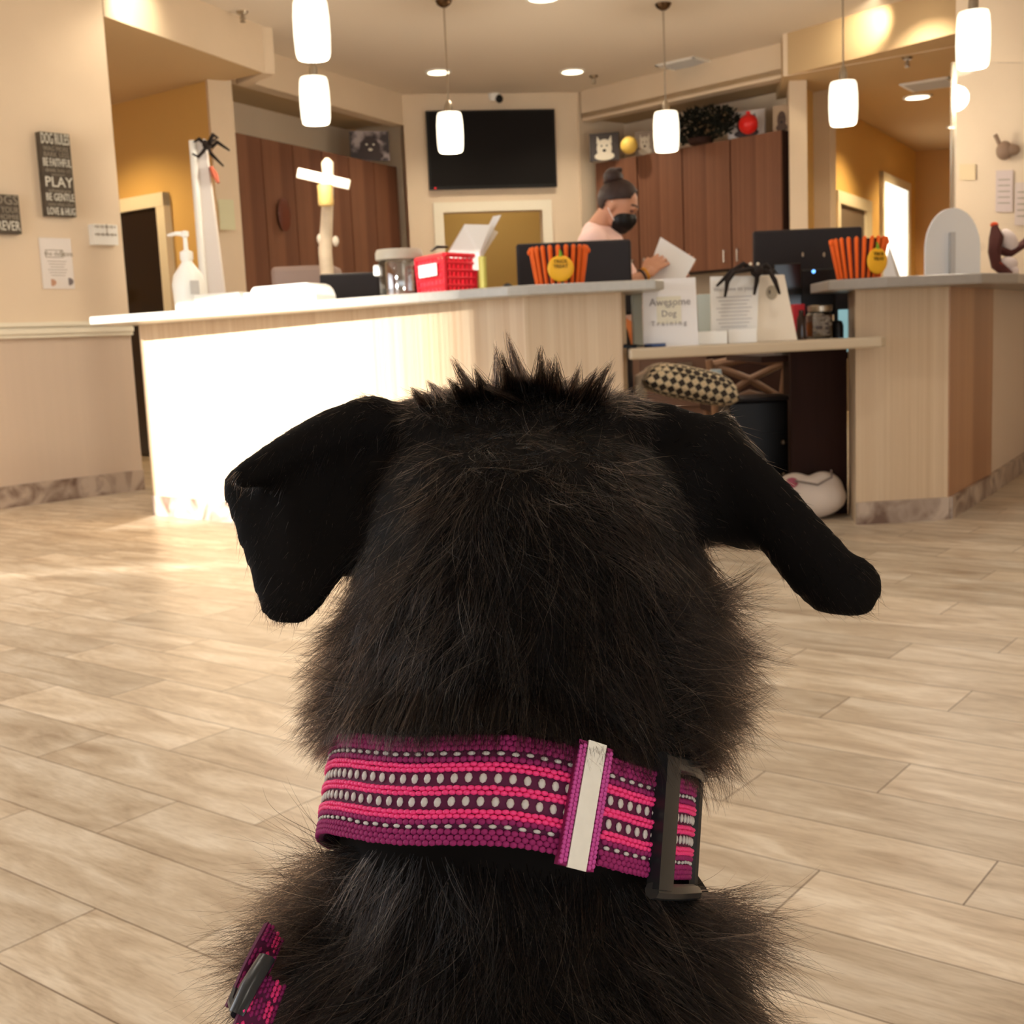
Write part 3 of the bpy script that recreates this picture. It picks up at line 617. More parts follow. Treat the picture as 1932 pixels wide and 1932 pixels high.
# paper notice
def paper_on_left_wall(label, tl, br):
    a = wall_at(*tl); b = wall_at(*br); wid = (b - a).dot(r3); h = a.z - b.z; rz = math.atan2(r3.y, r3.x)
    t = thing('paper_notice', label, 'notice', tuple(a + up3 * (-h)))
    m = MB(); m.box(a + r3 * wid / 2 - up3 * h / 2 + n3 * .004, (wid, .003, h), rz); m.build('sheet', mat('laminated_sheet', (226, 218, 212), .25), t)
    m = MB(); g = n3 * .0062
    m.box(a + r3 * wid * .44 - up3 * h * .24 + g, (wid * .55, .001, .004), rz); m.box(a + r3 * wid * .44 - up3 * h * .38 + g, (wid * .55, .001, .004), rz)
    for s in (.17, .71): m.box(a + r3 * wid * s - up3 * h * .31 + g, (.004, .001, h * .14), rz)
    m.text('Save', .05, a + r3 * wid * .82 - up3 * h * .31 + g, r3, up3, .0005)
    m.text('the date', .04, a + r3 * wid * .44 - up3 * h * .31 + g, r3, up3, .0005)
    for k in range(6): m.box(a + r3 * wid * .5 - up3 * h * (.46 + .055 * k) + g, (wid * (.6 - .08 * (k % 3)), .001, .003), rz)
    m.build('print', M_letter2, t)
    m = MB(); m.ell(a + r3 * wid * .27 - up3 * h * .88 + g, (.03, .002, .022), 12); o = m.build('photo_spot', mat('tan_print', (196, 150, 120), .6), t)
    m = MB(); m.ell(a + r3 * wid * .82 - up3 * h * .86 + g, (.03, .002, .024), 12); o = m.build('photo_spot', mat('grey_print', (120, 108, 104), .6), t)
paper_on_left_wall('laminated white paper notice below the tall wooden sign', (72, 448), (141, 545))
# paper on left pillar
q = P(428, 405, 10.02); m = MB(); m.box(q, (.13, .004, .24), .6); tag(m.build('paper_notice', mat('pale_green_sheet', (216, 214, 180), .6)), 'pale paper taped to the left pillar', 'notice')
o = bpy.data.objects['paper_notice.001'] if 'paper_notice.001' in bpy.data.objects else None

# ================================================================== ON THE CABINETS
def frame_picture(label, px0, py0, px1, py1, Y, m_art, yaw, extra=None, tilt=.0):
    a = P(px0, py1, Y); b = P(px1, py0, Y); wv = abs(b.x - a.x) / math.cos(yaw); h = b.z - a.z; c = (a + b) / 2
    t = thing('picture', label, 'picture', (c.x, c.y, a.z))
    m = MB(); m.box(c, (wv, .03, h), yaw); m.build('canvas', [m_art], t)
    rt = Vector((math.cos(yaw), math.sin(yaw), 0)); nn = Vector((math.sin(yaw), -math.cos(yaw), 0))
    if extra: extra(t, c + nn * .017, rt, up3, nn, wv, h)
    return t
def dogface(col_fur, col_dark, ears=True):
    def f(t, c, rt, up, nn, wv, h):
        R = Matrix((rt, nn, up)).transposed()
        m = MB(); m.ell(c - up * h * .05, (wv * .26, .004, h * .33), 16, rot=R); m.ell(c - up * h * .33, (wv * .34, .004, h * .16), 16, rot=R)
        if ears:
            for s in (-1, 1): m.add([c + rt * wv * .10 * s + up * h * .16, c + rt * wv * .26 * s + up * h * .12, c + rt * wv * .24 * s + up * h * .40], [(0, 1, 2)])
        m.build('dog_print', col_fur, t, smooth=False)
        m = MB()
        for s in (-1, 1): m.ell(c + nn * .004 + rt * wv * .09 * s + up * h * .04, (wv * .03, .003, h * .035), 10, rot=R)
        m.ell(c + nn * .004 - up * h * .13, (wv * .06, .003, h * .05), 10, rot=R); m.build('face_print', col_dark, t)
    return f
yr = -.78; yl = 1.05
frame_picture('grey canvas photo of a dark curly dog on the left cabinets', 664, 246, 731, 305, 12.55, photo_mat('grey_photo', (54, 46, 50), (176, 164, 166), 7), .35, dogface(mat('photo_dark_fur', (62, 52, 54), .6), M_letter, False))
frame_picture('black and white canvas of a white pointy-eared dog on the right cabinets', 1114, 250, 1167, 305, 12.7, mat('photo_back', (60, 52, 50), .6), -.2, dogface(mat('photo_fur', (216, 208, 190), .6), M_black))
frame_picture('canvas of a grey-faced dog half behind the pendant', 1200, 247, 1234, 294, 12.45, mat('photo_back_grey', (128, 112, 100), .6), -.3, dogface(mat('photo_fur_grey', (178, 166, 150), .6), M_black))
frame_picture('pale canvas behind the red ball on the right cabinets', 1378, 208, 1440, 262, 11.75, mat('photo_back_white', (206, 200, 200), .6), -.5, dogface(mat('photo_fur_dark', (50, 40, 46), .6), M_black2))
frame_picture('narrow canvas of a dark figure by the right pillar', 1462, 198, 1490, 250, 11.45, mat('photo_back_tan', (176, 154, 132), .6), -.6, dogface(mat('photo_figure', (78, 60, 52), .6), M_black2, False))
CT = 2.66
q = P(1187, 282, 12.35); m = MB(); m.ell((q.x, q.y, CT + .085), .085, 20); tag(m.build('ball', mat('yellow_ball', (232, 196, 96), .5), smooth=True), 'yellow ball between two dog pictures on the cabinets', 'ball')
q = P(1412, 240, 11.45); m = MB(); m.ell((q.x, q.y, CT + .09), .09, 20); m.lathe([(0, 0), (.02, 0), (.02, .03), (0, .03)], (q.x, q.y, CT + .175), 10); tag(m.build('ball', mat('red_ball', (206, 24, 22), .3), smooth=True), 'shiny red ball on the right cabinets', 'ball')
q = P(1322, 250, 11.9)
wr = thing('greenery', 'dark leafy wreath on top of the right cabinets', 'plant', (q.x, q.y, CT))
m = MB(); rnd = random.Random(3)
for k in range(1100):
    t_ = rnd.random() * 2 * PI; u_ = rnd.random() ** .5
    c = Vector((q.x + math.cos(t_) * .30 * u_, q.y - math.cos(t_) * .28 * u_ + rnd.uniform(-.04, .04), CT + .17 + math.sin(t_) * .16 * u_))
    d = Vector((rnd.uniform(-1, 1), rnd.uniform(-1, 1), rnd.uniform(-.3, 1))).normalized() * .055; s_ = d.cross(Vector((rnd.uniform(-1, 1), rnd.uniform(-1, 1), .3))).normalized() * .014
    m.add([c, c + d * .5 + s_, c + d, c + d * .5 - s_], [(0, 1, 2, 3)])
m.build('foliage', mat('dark_leaf', (26, 26, 18), .7, noise=.3, spec=.2), wr)
m = MB(); m.ell((q.x - .26, q.y + .18, CT + .13), (.09, .05, .11), 14); m.build('red_bow', mat('deep_red', (128, 22, 24), .5), wr, smooth=True)
m = MB(); m.lathe([(0, CT), (.11, CT), (.13, CT + .05), (.12, CT + .05), (0, CT + .04)], (q.x, q.y, 0), 18); m.build('basket', M_dark, wr)

# ================================================================== LEFT: banner, spider, post
BY = 7.75
bt = thing('display_banner', 'tall white tapered banner stand behind the left counter', 'banner', (P(392, 500, BY).x, BY, 0))
tl, tr = P(364, 266, BY), P(386, 262, BY); bl = P(364, 560, BY); br = P(424, 560, BY)
m = MB()
zb = 0.0
xk = (br.x - tr.x) / (tr.z - br.z)
botr = tr.x + xk * (tr.z - zb)
m.plate([(tl.x, BY, tl.z), (tr.x, BY, tr.z), (tr.x + xk * (tr.z - .9), BY, .9), (tr.x + xk * (tr.z - .9), BY, 0), (bl.x, BY, 0)], (0, 1, 0), .05); m.build('banner_panel', mat('white_fabric', (226, 218, 212), .7), bt)
m = MB(); m.tube([(tl.x, BY - .015, 0), (tl.x, BY - .015, tl.z)], .022, 10); m.build('banner_pole', M_white, bt, smooth=True)
# spider on the banner
def spider(label, c, s, legs, body=True):
    t = thing('toy_spider', label, 'decoration', tuple(c), 'black toy spiders')
    m = MB(); m.ell(c, (.03 * s, .05 * s, .028 * s), 14); m.ell(Vector(c) + Vector((0, -.05 * s, .005)), (.02 * s, .022 * s, .02 * s), 12); m.build('spider_body', M_fuzz, t, smooth=True)
    for pts in legs:
        m = MB(); m.tube([Vector(c)] + [Vector(p) for p in pts], [.012 * s] * (len(pts)) + [.006 * s], 7); m.build('leg', M_fuzz, t, smooth=True)
    return t
M_fuzz = mat('black_fuzz', (34, 24, 20), .9)
c = P(391, 274, BY - .04)
def pp(*l): return [P(x, y, Y) for x, y, Y in l]
spider('black toy spider clinging to the top of the white banner', c, 1.0, [pp((402, 254, BY - .1), (411, 260, BY - .15)), pp((400, 277, BY), (410, 268, BY - .1), (433, 284, BY - .12)), pp((398, 290, BY), (421, 313, BY - .1)), pp((375, 262, BY - .08), (366, 268, BY - .1)), pp((384, 285, BY - .08), (374, 296, BY - .1), (363, 290, BY - .1)), pp((398, 268, BY + .1), (408, 262, BY + .15))])
q1, q2 = P(398, 315, BY), P(412, 345, BY); m = MB(); m.tube([q1, (q1 + q2) / 2, q2], [.03, .05, .02], 10, flat=.4); tag(m.build('ribbon', mat('faded_red_ribbon', (190, 96, 70), .7), smooth=True), 'faded red ribbon hanging beside the white banner', 'ribbon')
# white signpost
SY = 7.9
sp_ = thing('signpost', 'white wooden post with a slanted crossboard behind the left counter', 'signpost', (P(618, 500, SY).x, SY, 0))
a = P(617, 298, SY); b = P(619, 540, SY)
m = MB(); m.tube([(b.x, SY, 0), (b.x + .005, SY, 1.0), (b.x - .004, SY, 1.5), (a.x, SY, a.z - .14), (a.x, SY, a.z - .03), (a.x, SY, a.z)], [.05, .046, .044, .034, .04, .012], 12); m.build('post', mat('pale_birch', (226, 208, 182), .6, noise=.12, nscale=12), sp_, smooth=True)
for (x, y, s) in ((604, 451, -1), (633, 455, 1), (607, 470, -1)):
    q = P(x, y, SY - .01); m = MB(); m.ell(q, (.022, .02, .035), 10); m.build('branch_stub', M_cream, sp_, smooth=True)
a = P(561, 326, SY - .06); b = P(660, 349, SY - .06)
m = MB(); dv = (b - a); m.box((a + b) / 2, (dv.length, .03, .062), 0, ry=-math.atan2(dv.z, dv.x)); m.build('crossboard', mat('whitewashed_board', (232, 222, 206), .6), sp_, bevel=.004)
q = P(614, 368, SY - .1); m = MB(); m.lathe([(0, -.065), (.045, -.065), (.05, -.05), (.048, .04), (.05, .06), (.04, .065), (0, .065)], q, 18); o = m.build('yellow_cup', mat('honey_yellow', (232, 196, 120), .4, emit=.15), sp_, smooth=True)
# oval plaque on cabinet, copier
q = P(537, 405, 11.05); m = MB(); m.ell(q, (.085, .015, .145), 20, rot=Matrix.Rotation(1.05, 3, 'Z')); tag(m.build('plaque', mat('brown_plaque', (104, 52, 32), .5), smooth=True), 'dark brown oval plaque hanging on the left cabinets', 'plaque')
q = Vector((-1.42, 8.9, 0)); q = P(585, 520, 9.0)
cpy = thing('copier', 'grey office copier behind the dark monitor on the left', 'copier', (q.x, 9.0, 0))
m = MB(); m.box((q.x, 9.0, .45), (.55, .5, .9)); m.build('copier_body', M_grey, cpy, bevel=.02)
m = MB(); m.box((q.x, 9.0, 1.11), (.52, .45, .40)); m.build('paper_tray', mat('lilac_grey', (150, 132, 128), .4), cpy, bevel=.02)
m = MB(); m.box((q.x - .02, 9.0, 1.40), (.46, .4, .16)); m.build('document_feeder', mat('lilac_grey2', (166, 146, 140), .4), cpy, bevel=.03)
m = MB(); m.box((q.x - .12, 8.77, 1.14), (.05, .02, .16)); m.build('control_panel', mat('pale_panel', (200, 196, 170), .4), cpy)

# ================================================================== ON THE LEFT COUNTER
ZT = 1.10
def on(px, py, z=ZT): return Zp(px, py, z)
def onY(px, Y):  # x for pixel column at height ZT
    lo = P(px, 560, Y); return lo.x
# pump bottle
by = 6.45; bx = onY(358, by); k = by / FPX
t = thing('pump_bottle', 'big white hand sanitizer pump bottle at the far end of the left counter', 'pump bottle', (bx, by, ZT))
r = 30 * k; hb = 98 * k
m = MB(); m.lathe([(0, 0), (r * .82, 0), (r * .9, .01), (r * .96, hb * .3), (r, hb * .55), (r * .88, hb * .72), (r * .5, hb * .88), (r * .34, hb * .95), (r * .34, hb), (0, hb)], (bx, by, ZT), 28); m.build('bottle', M_white, t, smooth=True)
m = MB(); m.lathe([(0, hb), (r * .4, hb), (r * .4, hb + .04), (.012, hb + .05), (.011, hb + .115), (.02, hb + .12), (.02, hb + .145), (0, hb + .15)], (bx, by, ZT), 16)
m.tube([(bx, by, ZT + hb + .132), (bx - .045, by, ZT + hb + .136), (bx - .09, by, ZT + hb + .128)], [.014, .011, .007], 10); m.build('pump', M_white, t, smooth=True)
m = MB(); m.box((bx + .05, by - r * .93, ZT + .13), (.045, .004, .07), .5); m.build('label_sticker', M_grey, t)
# tissue box
by = 6.34; bx0, bx1 = onY(372, by), onY(478, by)
t = thing('wipes_box', 'low white box with a green corner beside the pump bottle', 'box', ((bx0 + bx1) / 2, by, ZT))
m = MB(); m.box(((bx0 + bx1) / 2, by, ZT + .045), (bx1 - bx0, .15, .09), -.45); m.build('carton', M_white, t, bevel=.004)
m = MB(); c0 = Vector(((bx0 + bx1) / 2, by, 0)); d = Vector((math.cos(-.45), math.sin(-.45), 0)); nn = Vector((math.sin(-.45), -math.cos(-.45), 0))
hw = (bx1 - bx0) / 2; m.add([c0 + d * (hw - .06) + nn * .0765 + up3 * (ZT + .075), c0 + d * (hw - .015) + nn * .0765 + up3 * (ZT + .01), c0 + d * (hw - .045) + nn * .0765 + up3 * (ZT + .01)], [(0, 1, 2)]); m.build('green_print', mat('mint', (130, 220, 190), .5), t)
# rounded white printer
by = 6.12; bx0, bx1 = onY(470, by), onY(607, by)
t = thing('label_printer', 'rounded white desktop printer in the middle of the left counter', 'printer', ((bx0 + bx1) / 2, by, ZT))
m = MB(); w_ = bx1 - bx0; prof = []
for i in range(13):
    a_ = PI / 2 * i / 12; prof.append((w_ * (.38 + .12 * math.sin(a_)), .05 + .055 * math.cos(a_)))
pts = [(-w_ * .5, 0), (-w_ * .5, .085), (-w_ * .46, .105), (w_ * .36, .11), (w_ * .42, .10), (w_ * .47, .08), (w_ * .5, .05), (w_ * .5, 0)]
ang = -.35; dx = Vector((math.cos(ang), math.sin(ang), 0)); ny = Vector((-math.sin(ang), math.cos(ang), 0)); c0 = Vector(((bx0 + bx1) / 2, by - .08, ZT))
m.plate([c0 + dx * x + up3 * z for x, z in pts], ny, .22); m.build('printer_body', M_white, t, bevel=.008)
m = MB(); m.plate([c0 + dx * x + up3 * z - ny * .002 for x, z in [(-w_ * .38, .012), (-w_ * .38, .072), (w_ * .36, .072), (w_ * .4, .012)]], -ny, .004); m.build('front_panel', mat('light_grey_panel', (214, 206, 198), .4), t)
m = MB(); m.plate([c0 + dx * x + up3 * z for x, z in [(-w_ * .6, .0), (-w_ * .6, .075), (-w_ * .515, .075), (-w_ * .515, .0)]], ny, .15); m.build('side_tray', M_white, t)
# dark monitor behind left counter (on staff desk)
def monitor(label, x0, x1, ytop, Y, z_top, z_bot, desk_z, yaw=0, col=None):
    a = P(x0, ytop, Y); b = P(x1, ytop, Y); c = (a + b) / 2; w_ = (b.x - a.x) / math.cos(yaw)
    t = thing('monitor', label, 'monitor', (c.x, Y, desk_z))
    m = MB(); m.box((c.x, Y, (z_top + z_bot) / 2), (w_, .035, z_top - z_bot), yaw); m.build('housing', col or M_black2, t, bevel=.012)
    m = MB(); m.box((c.x, Y + .02, (z_top + z_bot) / 2), (w_ - .03, .004, z_top - z_bot - .03), yaw); m.build('screen', M_black, t)
    m = MB(); m.box((c.x, Y + .04, (desk_z + z_top) / 2 - .05), (.06, .03, (z_top - desk_z) * .75), yaw)
    m.lathe([(0, 0), (.12, 0), (.12, .012), (0, .015)], (c.x, Y + .03, desk_z), 20); m.build('stand', M_black, t)
    return t
zt = P(660, 516, 6.55).z
monitor('low black monitor between the white printer and the clear jar', 603, 716, 520, 6.62, P(640, 516, 6.62).z, .86, .76, .0)
# clear plastic jar
by = 5.85; bx = onY(757, by); k = by / FPX; r = 44 * k; hj = 92 * k
t = thing('plastic_jar', 'big clear lidded jar beside the red basket', 'jar', (bx, by, ZT))
m = MB(); m.lathe([(0, 0), (r * .86, 0), (r * .9, .01), (r * .9, hj * .74), (r * .82, hj * .8), (r * .79, hj * .8), (r * .86, hj * .73), (r * .86, .012), (0, .008)], (bx, by, ZT), 28); m.build('jar_wall', M_jar, t, smooth=True)
m = MB(); m.lathe([(0, hj * .8), (r * .98, hj * .8), (r, hj * .83), (r, hj * .93), (r * .93, hj), (0, hj)], (bx, by, ZT), 28); m.build('lid', mat('frosted_lid', (222, 216, 200), .35, alpha=.75), t, smooth=True)
m = MB(); m.lathe([(0, .01), (r * .8, .01), (r * .8, .03), (r * .5, .04), (0, .035)], (bx, by, ZT), 20); m.build('jar_contents', mat('brown_treats', (120, 80, 60), .8, noise=.4, nscale=60), t)
m = MB(); m.box((bx - r * .93, by - .02, ZT + hj * .6), (.03, .06, .05)); m.build('side_grip', M_white, t, bevel=.006)
# red basket
by = 5.62; k = by / FPX
x0, x1, x2 = onY(789, 5.72), onY(846, 5.50), onY(902, 5.66)
f0 = Vector((x0, 5.70)); f1 = Vector((x1 - .005, 5.42)); f2 = Vector((x2, 5.60)); f3 = f0 + f2 - f1
t = thing('basket', 'red plastic basket with round holes on the left counter', 'basket', ((x0 + x2) / 2, by, ZT))
def shrink(p, s): c_ = (f0 + f1 + f2 + f3) / 4; return c_ + (p - c_) * s
m = MB(); hB = .17
corners = [f0, f1, f2, f3]
m.prism([shrink(p, .93) for p in corners], ZT, ZT + .008)
for i in range(4):
    a_, b_ = corners[i], corners[(i + 1) % 4]; nx, nz = 7, 5
    # lattice wall: bars between holes
    for j in range(nx + 1):
        u_ = j / nx; p_ = a_ + (b_ - a_) * u_; lo_ = shrink(p_, .93); c0 = Vector((lo_.x, lo_.y, ZT + .010)); c1 = Vector((p_.x, p_.y, ZT + hB)); m.tube([c0, c1], .0042 + (.006 if j in (0, nx) else 0), 6)
    for j in range(nz + 1):
        v_ = j / nz; s_ = .93 + .07 * v_; pa_, pb_ = shrink(a_, s_), shrink(b_, s_); z_ = ZT + .010 + (hB - .006) * v_; m.tube([(pa_.x, pa_.y, z_), (pb_.x, pb_.y, z_)], .0075 if j < nz else .011, 6)
m.build('basket_wall', M_red, t)
for i in (0, 1):
    a_, b_ = corners[i], corners[i + 1]; m = MB(); pa_, pb_ = shrink(a_, .955), shrink(b_, .955)
    m.add([(shrink(a_, .92).x, shrink(a_, .92).y, ZT + .01), (shrink(b_, .92).x, shrink(b_, .92).y, ZT + .01), (shrink(b_, .985).x, shrink(b_, .985).y, ZT + hB - .01), (shrink(a_, .985).x, shrink(a_, .985).y, ZT + hB - .01)], [(0, 1, 2, 3)])
    m.build('liner', mat('red_inner_shaded', (196, 30, 44), .4) if i else mat('red_inner_lit', (214, 44, 60), .4), t)  # same red, coloured lighter on the lit side, darker on the shaded one
e = (f1 - f0).normalized(); en = Vector((e.y, -e.x)); mid = (f0 + f1) / 2
if en.y > 0: en = -en
m = MB(); m.box((mid.x + en.x * .014, mid.y + en.y * .014, ZT + .115), ((f1 - f0).length * .62, .004, .055), math.atan2(e.y, e.x)); m.build('paper_label', M_paper, t, bevel=.001)
# papers in basket
q0 = Vector(((x1 + x2) / 2 + .01, 5.62, ZT + .12))
m = MB(); A0 = P(846, 474, 5.58); A1 = P(905, 476, 5.58); A2 = P(926, 424, 5.66); A3 = P(876, 423, 5.66)
m.plate([A0 - up3 * .08, A1 - up3 * .08, A1, A2, A3, A0], (0, 1, 0), .004); tag(m.build('paper_stack', M_paper), 'white sheet standing in the red basket', 'paper')
m = MB(); A0 = P(896, 476, 5.66); A1 = P(912, 470, 5.66); A2 = P(946, 405, 5.72); A3 = P(930, 408, 5.72)
m.plate([A0 - up3 * .08, A1 - up3 * .08, A1, A2, A3, A0], (0, 1, 0), .003); tag(m.build('paper_stack', M_paper), 'thin white card leaning behind the sheet in the red basket', 'paper')
m = MB(); A0 = P(905, 474, 5.68); m.plate([A0 - up3 * .05, A0 + Vector((.03, 0, 0)), P(940, 438, 5.7), P(930, 432, 5.7), P(912, 444, 5.7)], (0, 1, 0), .003); tag(m.build('paper_stack', M_cream), 'creased cream paper poking out beside the red basket', 'paper')
q = P(833, 468, 5.6); m = MB(); m.tube([q + Vector((-.05, 0, -.012)), q + Vector((-.02, 0, .006)), q + Vector((.03, 0, .004))], [.006, .014, .008], 8, flat=.5); tag(m.build('pen_clip', M_black, smooth=True), 'black clip lying on the red basket rim', 'clip')
# orange striped buckets
def bucket(label, pxc, wtop, wbot, hpx, Y, z, yaw=0.0, tagx=0.0, txt=('TRICK', 'TREAT')):
    k = Y / FPX; cx_ = P(pxc, 500, Y).x; rt_, rb = wtop * k / 2, wbot * k / 2; h = hpx * k
    t = thing('treat_bucket', label, 'bucket', (cx_, Y, z), 'orange striped treat buckets')
    m = MB(); m.lathe([(0, .002), (rb - .004, .002), (rb - .004, .006), (rt_ - .006, h - .004), (rt_ - .010, h - .004), (rb - .009, .008), (0, .007)], (cx_, Y, z), 30); m.build('bucket_wall', M_darkor, t, smooth=True)
    n = 22
    for i in range(n):
        a_ = 2 * PI * i / n + .07; m = MB(); ca, sa = math.cos(a_), math.sin(a_)
        m.tube([(cx_ + (rb) * ca, Y + rb * sa, z + .006), (cx_ + (rb + rt_) / 2 * ca, Y + (rb + rt_) / 2 * sa, z + h * .5), (cx_ + rt_ * ca, Y + rt_ * sa, z + h - .002), (cx_ + (rt_ + .002) * ca, Y + (rt_ + .002) * sa, z + h + .004)], [.0075, .0082, .009, .005], 8); m.build('orange_rib', M_orange, t, smooth=True)
    c = Vector((cx_ + tagx, Y - math.sqrt(max(.0001, ((rb + rt_) / 2 + .014) ** 2 - tagx ** 2)), z + h * .42)); nn = Vector((c.x - cx_, c.y - Y, 0)).normalized(); rt3 = Vector((-nn.y, nn.x, 0))
    R = Matrix((rt3, nn, up3)).transposed(); rr = 24 * k
    m = MB(); m.ell(c, (rr, .010, rr * .98), 24, rot=R); tg = m.build('pumpkin_tag', M_yell, t, smooth=True)
    m = MB(); m.tube([c + up3 * rr * .9, c + up3 * (rr * 1.15) + rt3 * .002, c + up3 * rr * 1.4 - rt3 * .003], [.008, .006, .003], 8); m.build('stem', M_green, tg, smooth=True)
    m = MB(); m.text(txt[0], .020, c + nn * .0095 + up3 * rr * .50, rt3, up3, .002); m.text(txt[1], .020, c + nn * .0105 + up3 * rr * .14, rt3, up3, .002); m.build('lettering', mat('olive_ink', (120, 92, 20), .6), tg)
    for s in (-1, 1):
        m = MB(); m.ell((cx_ + s * (rt_ + .006), Y - .01, z + h - .016), (.008, .008, .012), 10); m.build('handle_knot', M_orange, t, smooth=True)
    return t
bucket('orange striped treat bucket with a pumpkin tag on the left counter', 1055, 104, 84, 70, 5.06, ZT)
bucket('orange striped treat bucket with a pumpkin tag on the right counter', 1620, 100, 72, 74, 5.40, 1.085, tagx=.05)
# monitor behind left counter
monitor('wide black monitor behind the left orange bucket', 973, 1190, 456, 5.58, P(1080, 456, 5.58).z, .98, .76, 0)
q = P(957, 527, 5.72); m = MB(); m.ell((q.x, 5.62, ZT + .02), .028, 14); m.tube([(q.x, 5.62, .76), (q.x, 5.62, ZT)], .01, 8); m.lathe([(0, 0), (.05, 0), (.05, .01), (0, .012)], (q.x, 5.62, .76), 16); tag(m.build('webcam', M_black, smooth=True), 'round black webcam left of the wide monitor', 'webcam')
m = MB(); q = P(913, 520, 5.75); m.lathe([(0, 0), (.018, 0), (.018, .16), (0, .165)], (q.x, 5.46, ZT), 14); tag(m.build('highlighter', mat('olive_yellow', (190, 180, 90), .5), smooth=True), 'olive yellow tube behind the red basket', 'tube')

# clear acrylic guard and arch on right counter
def zon(px, Y): return P(px, 540, Y).x
q = P(1800, 450, 6.2)
# ================================================================== RIGHT SIDE EQUIPMENT
monitor('large black monitor behind the right orange bucket', 1420, 1626, 432, 6.02, P(1520, 432, 6.02).z, .80, .76, .0)
ph = thing('card_terminal', 'tall black card terminal with a blue light before the large monitor', 'terminal', (P(1540, 560, 5.82).x, 5.80, .76))
c = P(1545, 540, 5.8)
m = MB(); m.box((c.x, 5.84, .96), (.17, .05, .40)); m.build('terminal_body', M_black, ph, bevel=.01)
m = MB(); m.box((c.x - .145, 5.82, .98), (.13, .03, .42)); m.build('side_screen', mat('black_gloss', (14, 12, 12), .15), ph, bevel=.004)
q = P(1536, 512, 5.80); m = MB(); m.ell((q.x, 5.81, q.z), .009, 10); m.build('blue_light', mat('blue_led', (110, 180, 255), .4, emit=2), ph)
for x in (1516, 1556):
    q = P(x, 480, 5.8); m = MB(); m.ell((q.x, 5.812, q.z), (.006, .004, .012), 8); m.build('button', M_metal, ph)
# ledge items
def lx(px, Y): return P(px, 620, Y).x
def stand_sheet(name, label, pts, Y, mtl, th=.01, cat='sign'):
    """upright sheet with the outline pts, standing on the ledge"""
    q = [P(x, y, Y) for x, y in pts]; zmin = min(v.z for v in q); dz = LTOP + .001 - zmin
    q = [Vector((v.x, Y, v.z + dz * (1 if v.z < zmin + .04 else 0))) for v in q]
    q = [Vector((v.x, Y, LTOP + .001 if v.z < LTOP + .03 else v.z)) for v in q]
    t = thing(name, label, cat, (sum(v.x for v in q) / len(q), Y, LTOP))
    m = MB(); m.plate(q, (0, 1, 0), th); m.build('sheet' if cat == 'sign' else 'card', mtl, t); return t, q
t, q = stand_sheet('table_sign', 'white lettered sign standing at the left end of the low ledge', [(1212, 528), (1312, 523), (1318, 651), (1214, 654)], 5.02, mat('sign_sheet', (232, 228, 226), .35))
g = Vector((0, -.002, 0)); rt_ = Vector((1, 0, 0)); cc = P(1264, 570, 5.02)
m = MB(); cc = P(1262, 585, 5.018); m.box(cc, (.10, .002, .11)); m.build('cream_block', mat('cream_print', (226, 220, 200), .6), t)
m = MB(); m.text('Awesome', .042, P(1264, 570, 5.016), rt_, up3, .0006); m.text('for a', .018, P(1264, 578, 5.016), rt_, up3, .0006); m.text('Dog', .036, P(1262, 592, 5.016), rt_, up3, .0006); m.text('T r a i n i n g', .028, P(1262, 610, 5.016), rt_, up3, .0006); m.build('lettering', mat('soft_ink', (150, 142, 140), .7), t)
t, q = stand_sheet('table_sign', 'white printed page beside the gift bag on the ledge', [(1340, 522), (1432, 520), (1428, 650), (1342, 650)], 5.14, M_paper)
m = MB()
m.text('Welcome to your', .024, P(1385, 545, 5.136), rt_, up3, .0006)
for k in range(11): m.box(P(1385, 560 + 7 * k, 5.136), (.15 - .02 * (k % 3), .001, .003))
m.build('print', mat('pale_ink', (176, 172, 172), .7), t)
t = thing('gift_bag', 'cream gift bag with black cord handles and a round crest', 'bag', (lx(1465, 5.2), 5.2, LTOP))
b0, b1, b2, b3 = P(1425, 648, 5.16), P(1505, 646, 5.16), P(1480, 518, 5.16), P(1420, 520, 5.16)
m = MB(); q = [Vector((b0.x, 5.16, LTOP + .001)), Vector((b1.x, 5.16, LTOP + .001)), Vector((b2.x, 5.16, b2.z)), Vector((b3.x, 5.16, b3.z))]
m.plate(q, (0, 1, 0), .07); m.build('bag_body', M_cream, t, bevel=.003)
c = P(1456, 552, 5.157); m = MB(); m.lathe([(.020, 0), (.024, 0), (.024, .001), (.020, .001)], c, 24, axis=(0, -1, 0), sy=1.25); m.ell(c, (.008, .0015, .014), 10); m.build('crest_print', mat('taupe_ink', (172, 160, 140), .6), t)
m = MB(); c = P(1452, 551, 5.156); m.ell(c, (.004, .0015, .009), 8); m.build('crest_mark', M_ink, t)
m = MB(); m.box(P(1452, 600, 5.157) , (.10, .001, .06)); 
for nm, pts in (('bag_handle', [(1432, 522, 5.18), (1440, 512, 5.18), (1462, 510, 5.18), (1470, 522, 5.18)]),):
    m = MB(); m.tube(pp(*pts), .004, 8); m.build(nm, M_black, t, smooth=True)
c = P(1428, 512, 5.13)
spider('black toy spider straddling the page and the gift bag', c, .9, [pp((1415, 508, 5.10), (1385, 513, 5.08), (1372, 532, 5.08), (1368, 560, 5.1)), pp((1428, 530, 5.10), (1423, 556, 5.12)), pp((1452, 512, 5.10), (1462, 530, 5.08), (1471, 554, 5.12)), pp((1446, 500, 5.12), (1462, 516, 5.1)), pp((1402, 498, 5.12), (1378, 514, 5.1), (1352, 540, 5.1))])
m = MB()
for x in (1416, 1430): m.ell(P(x, 498, 5.08), .007, 8)
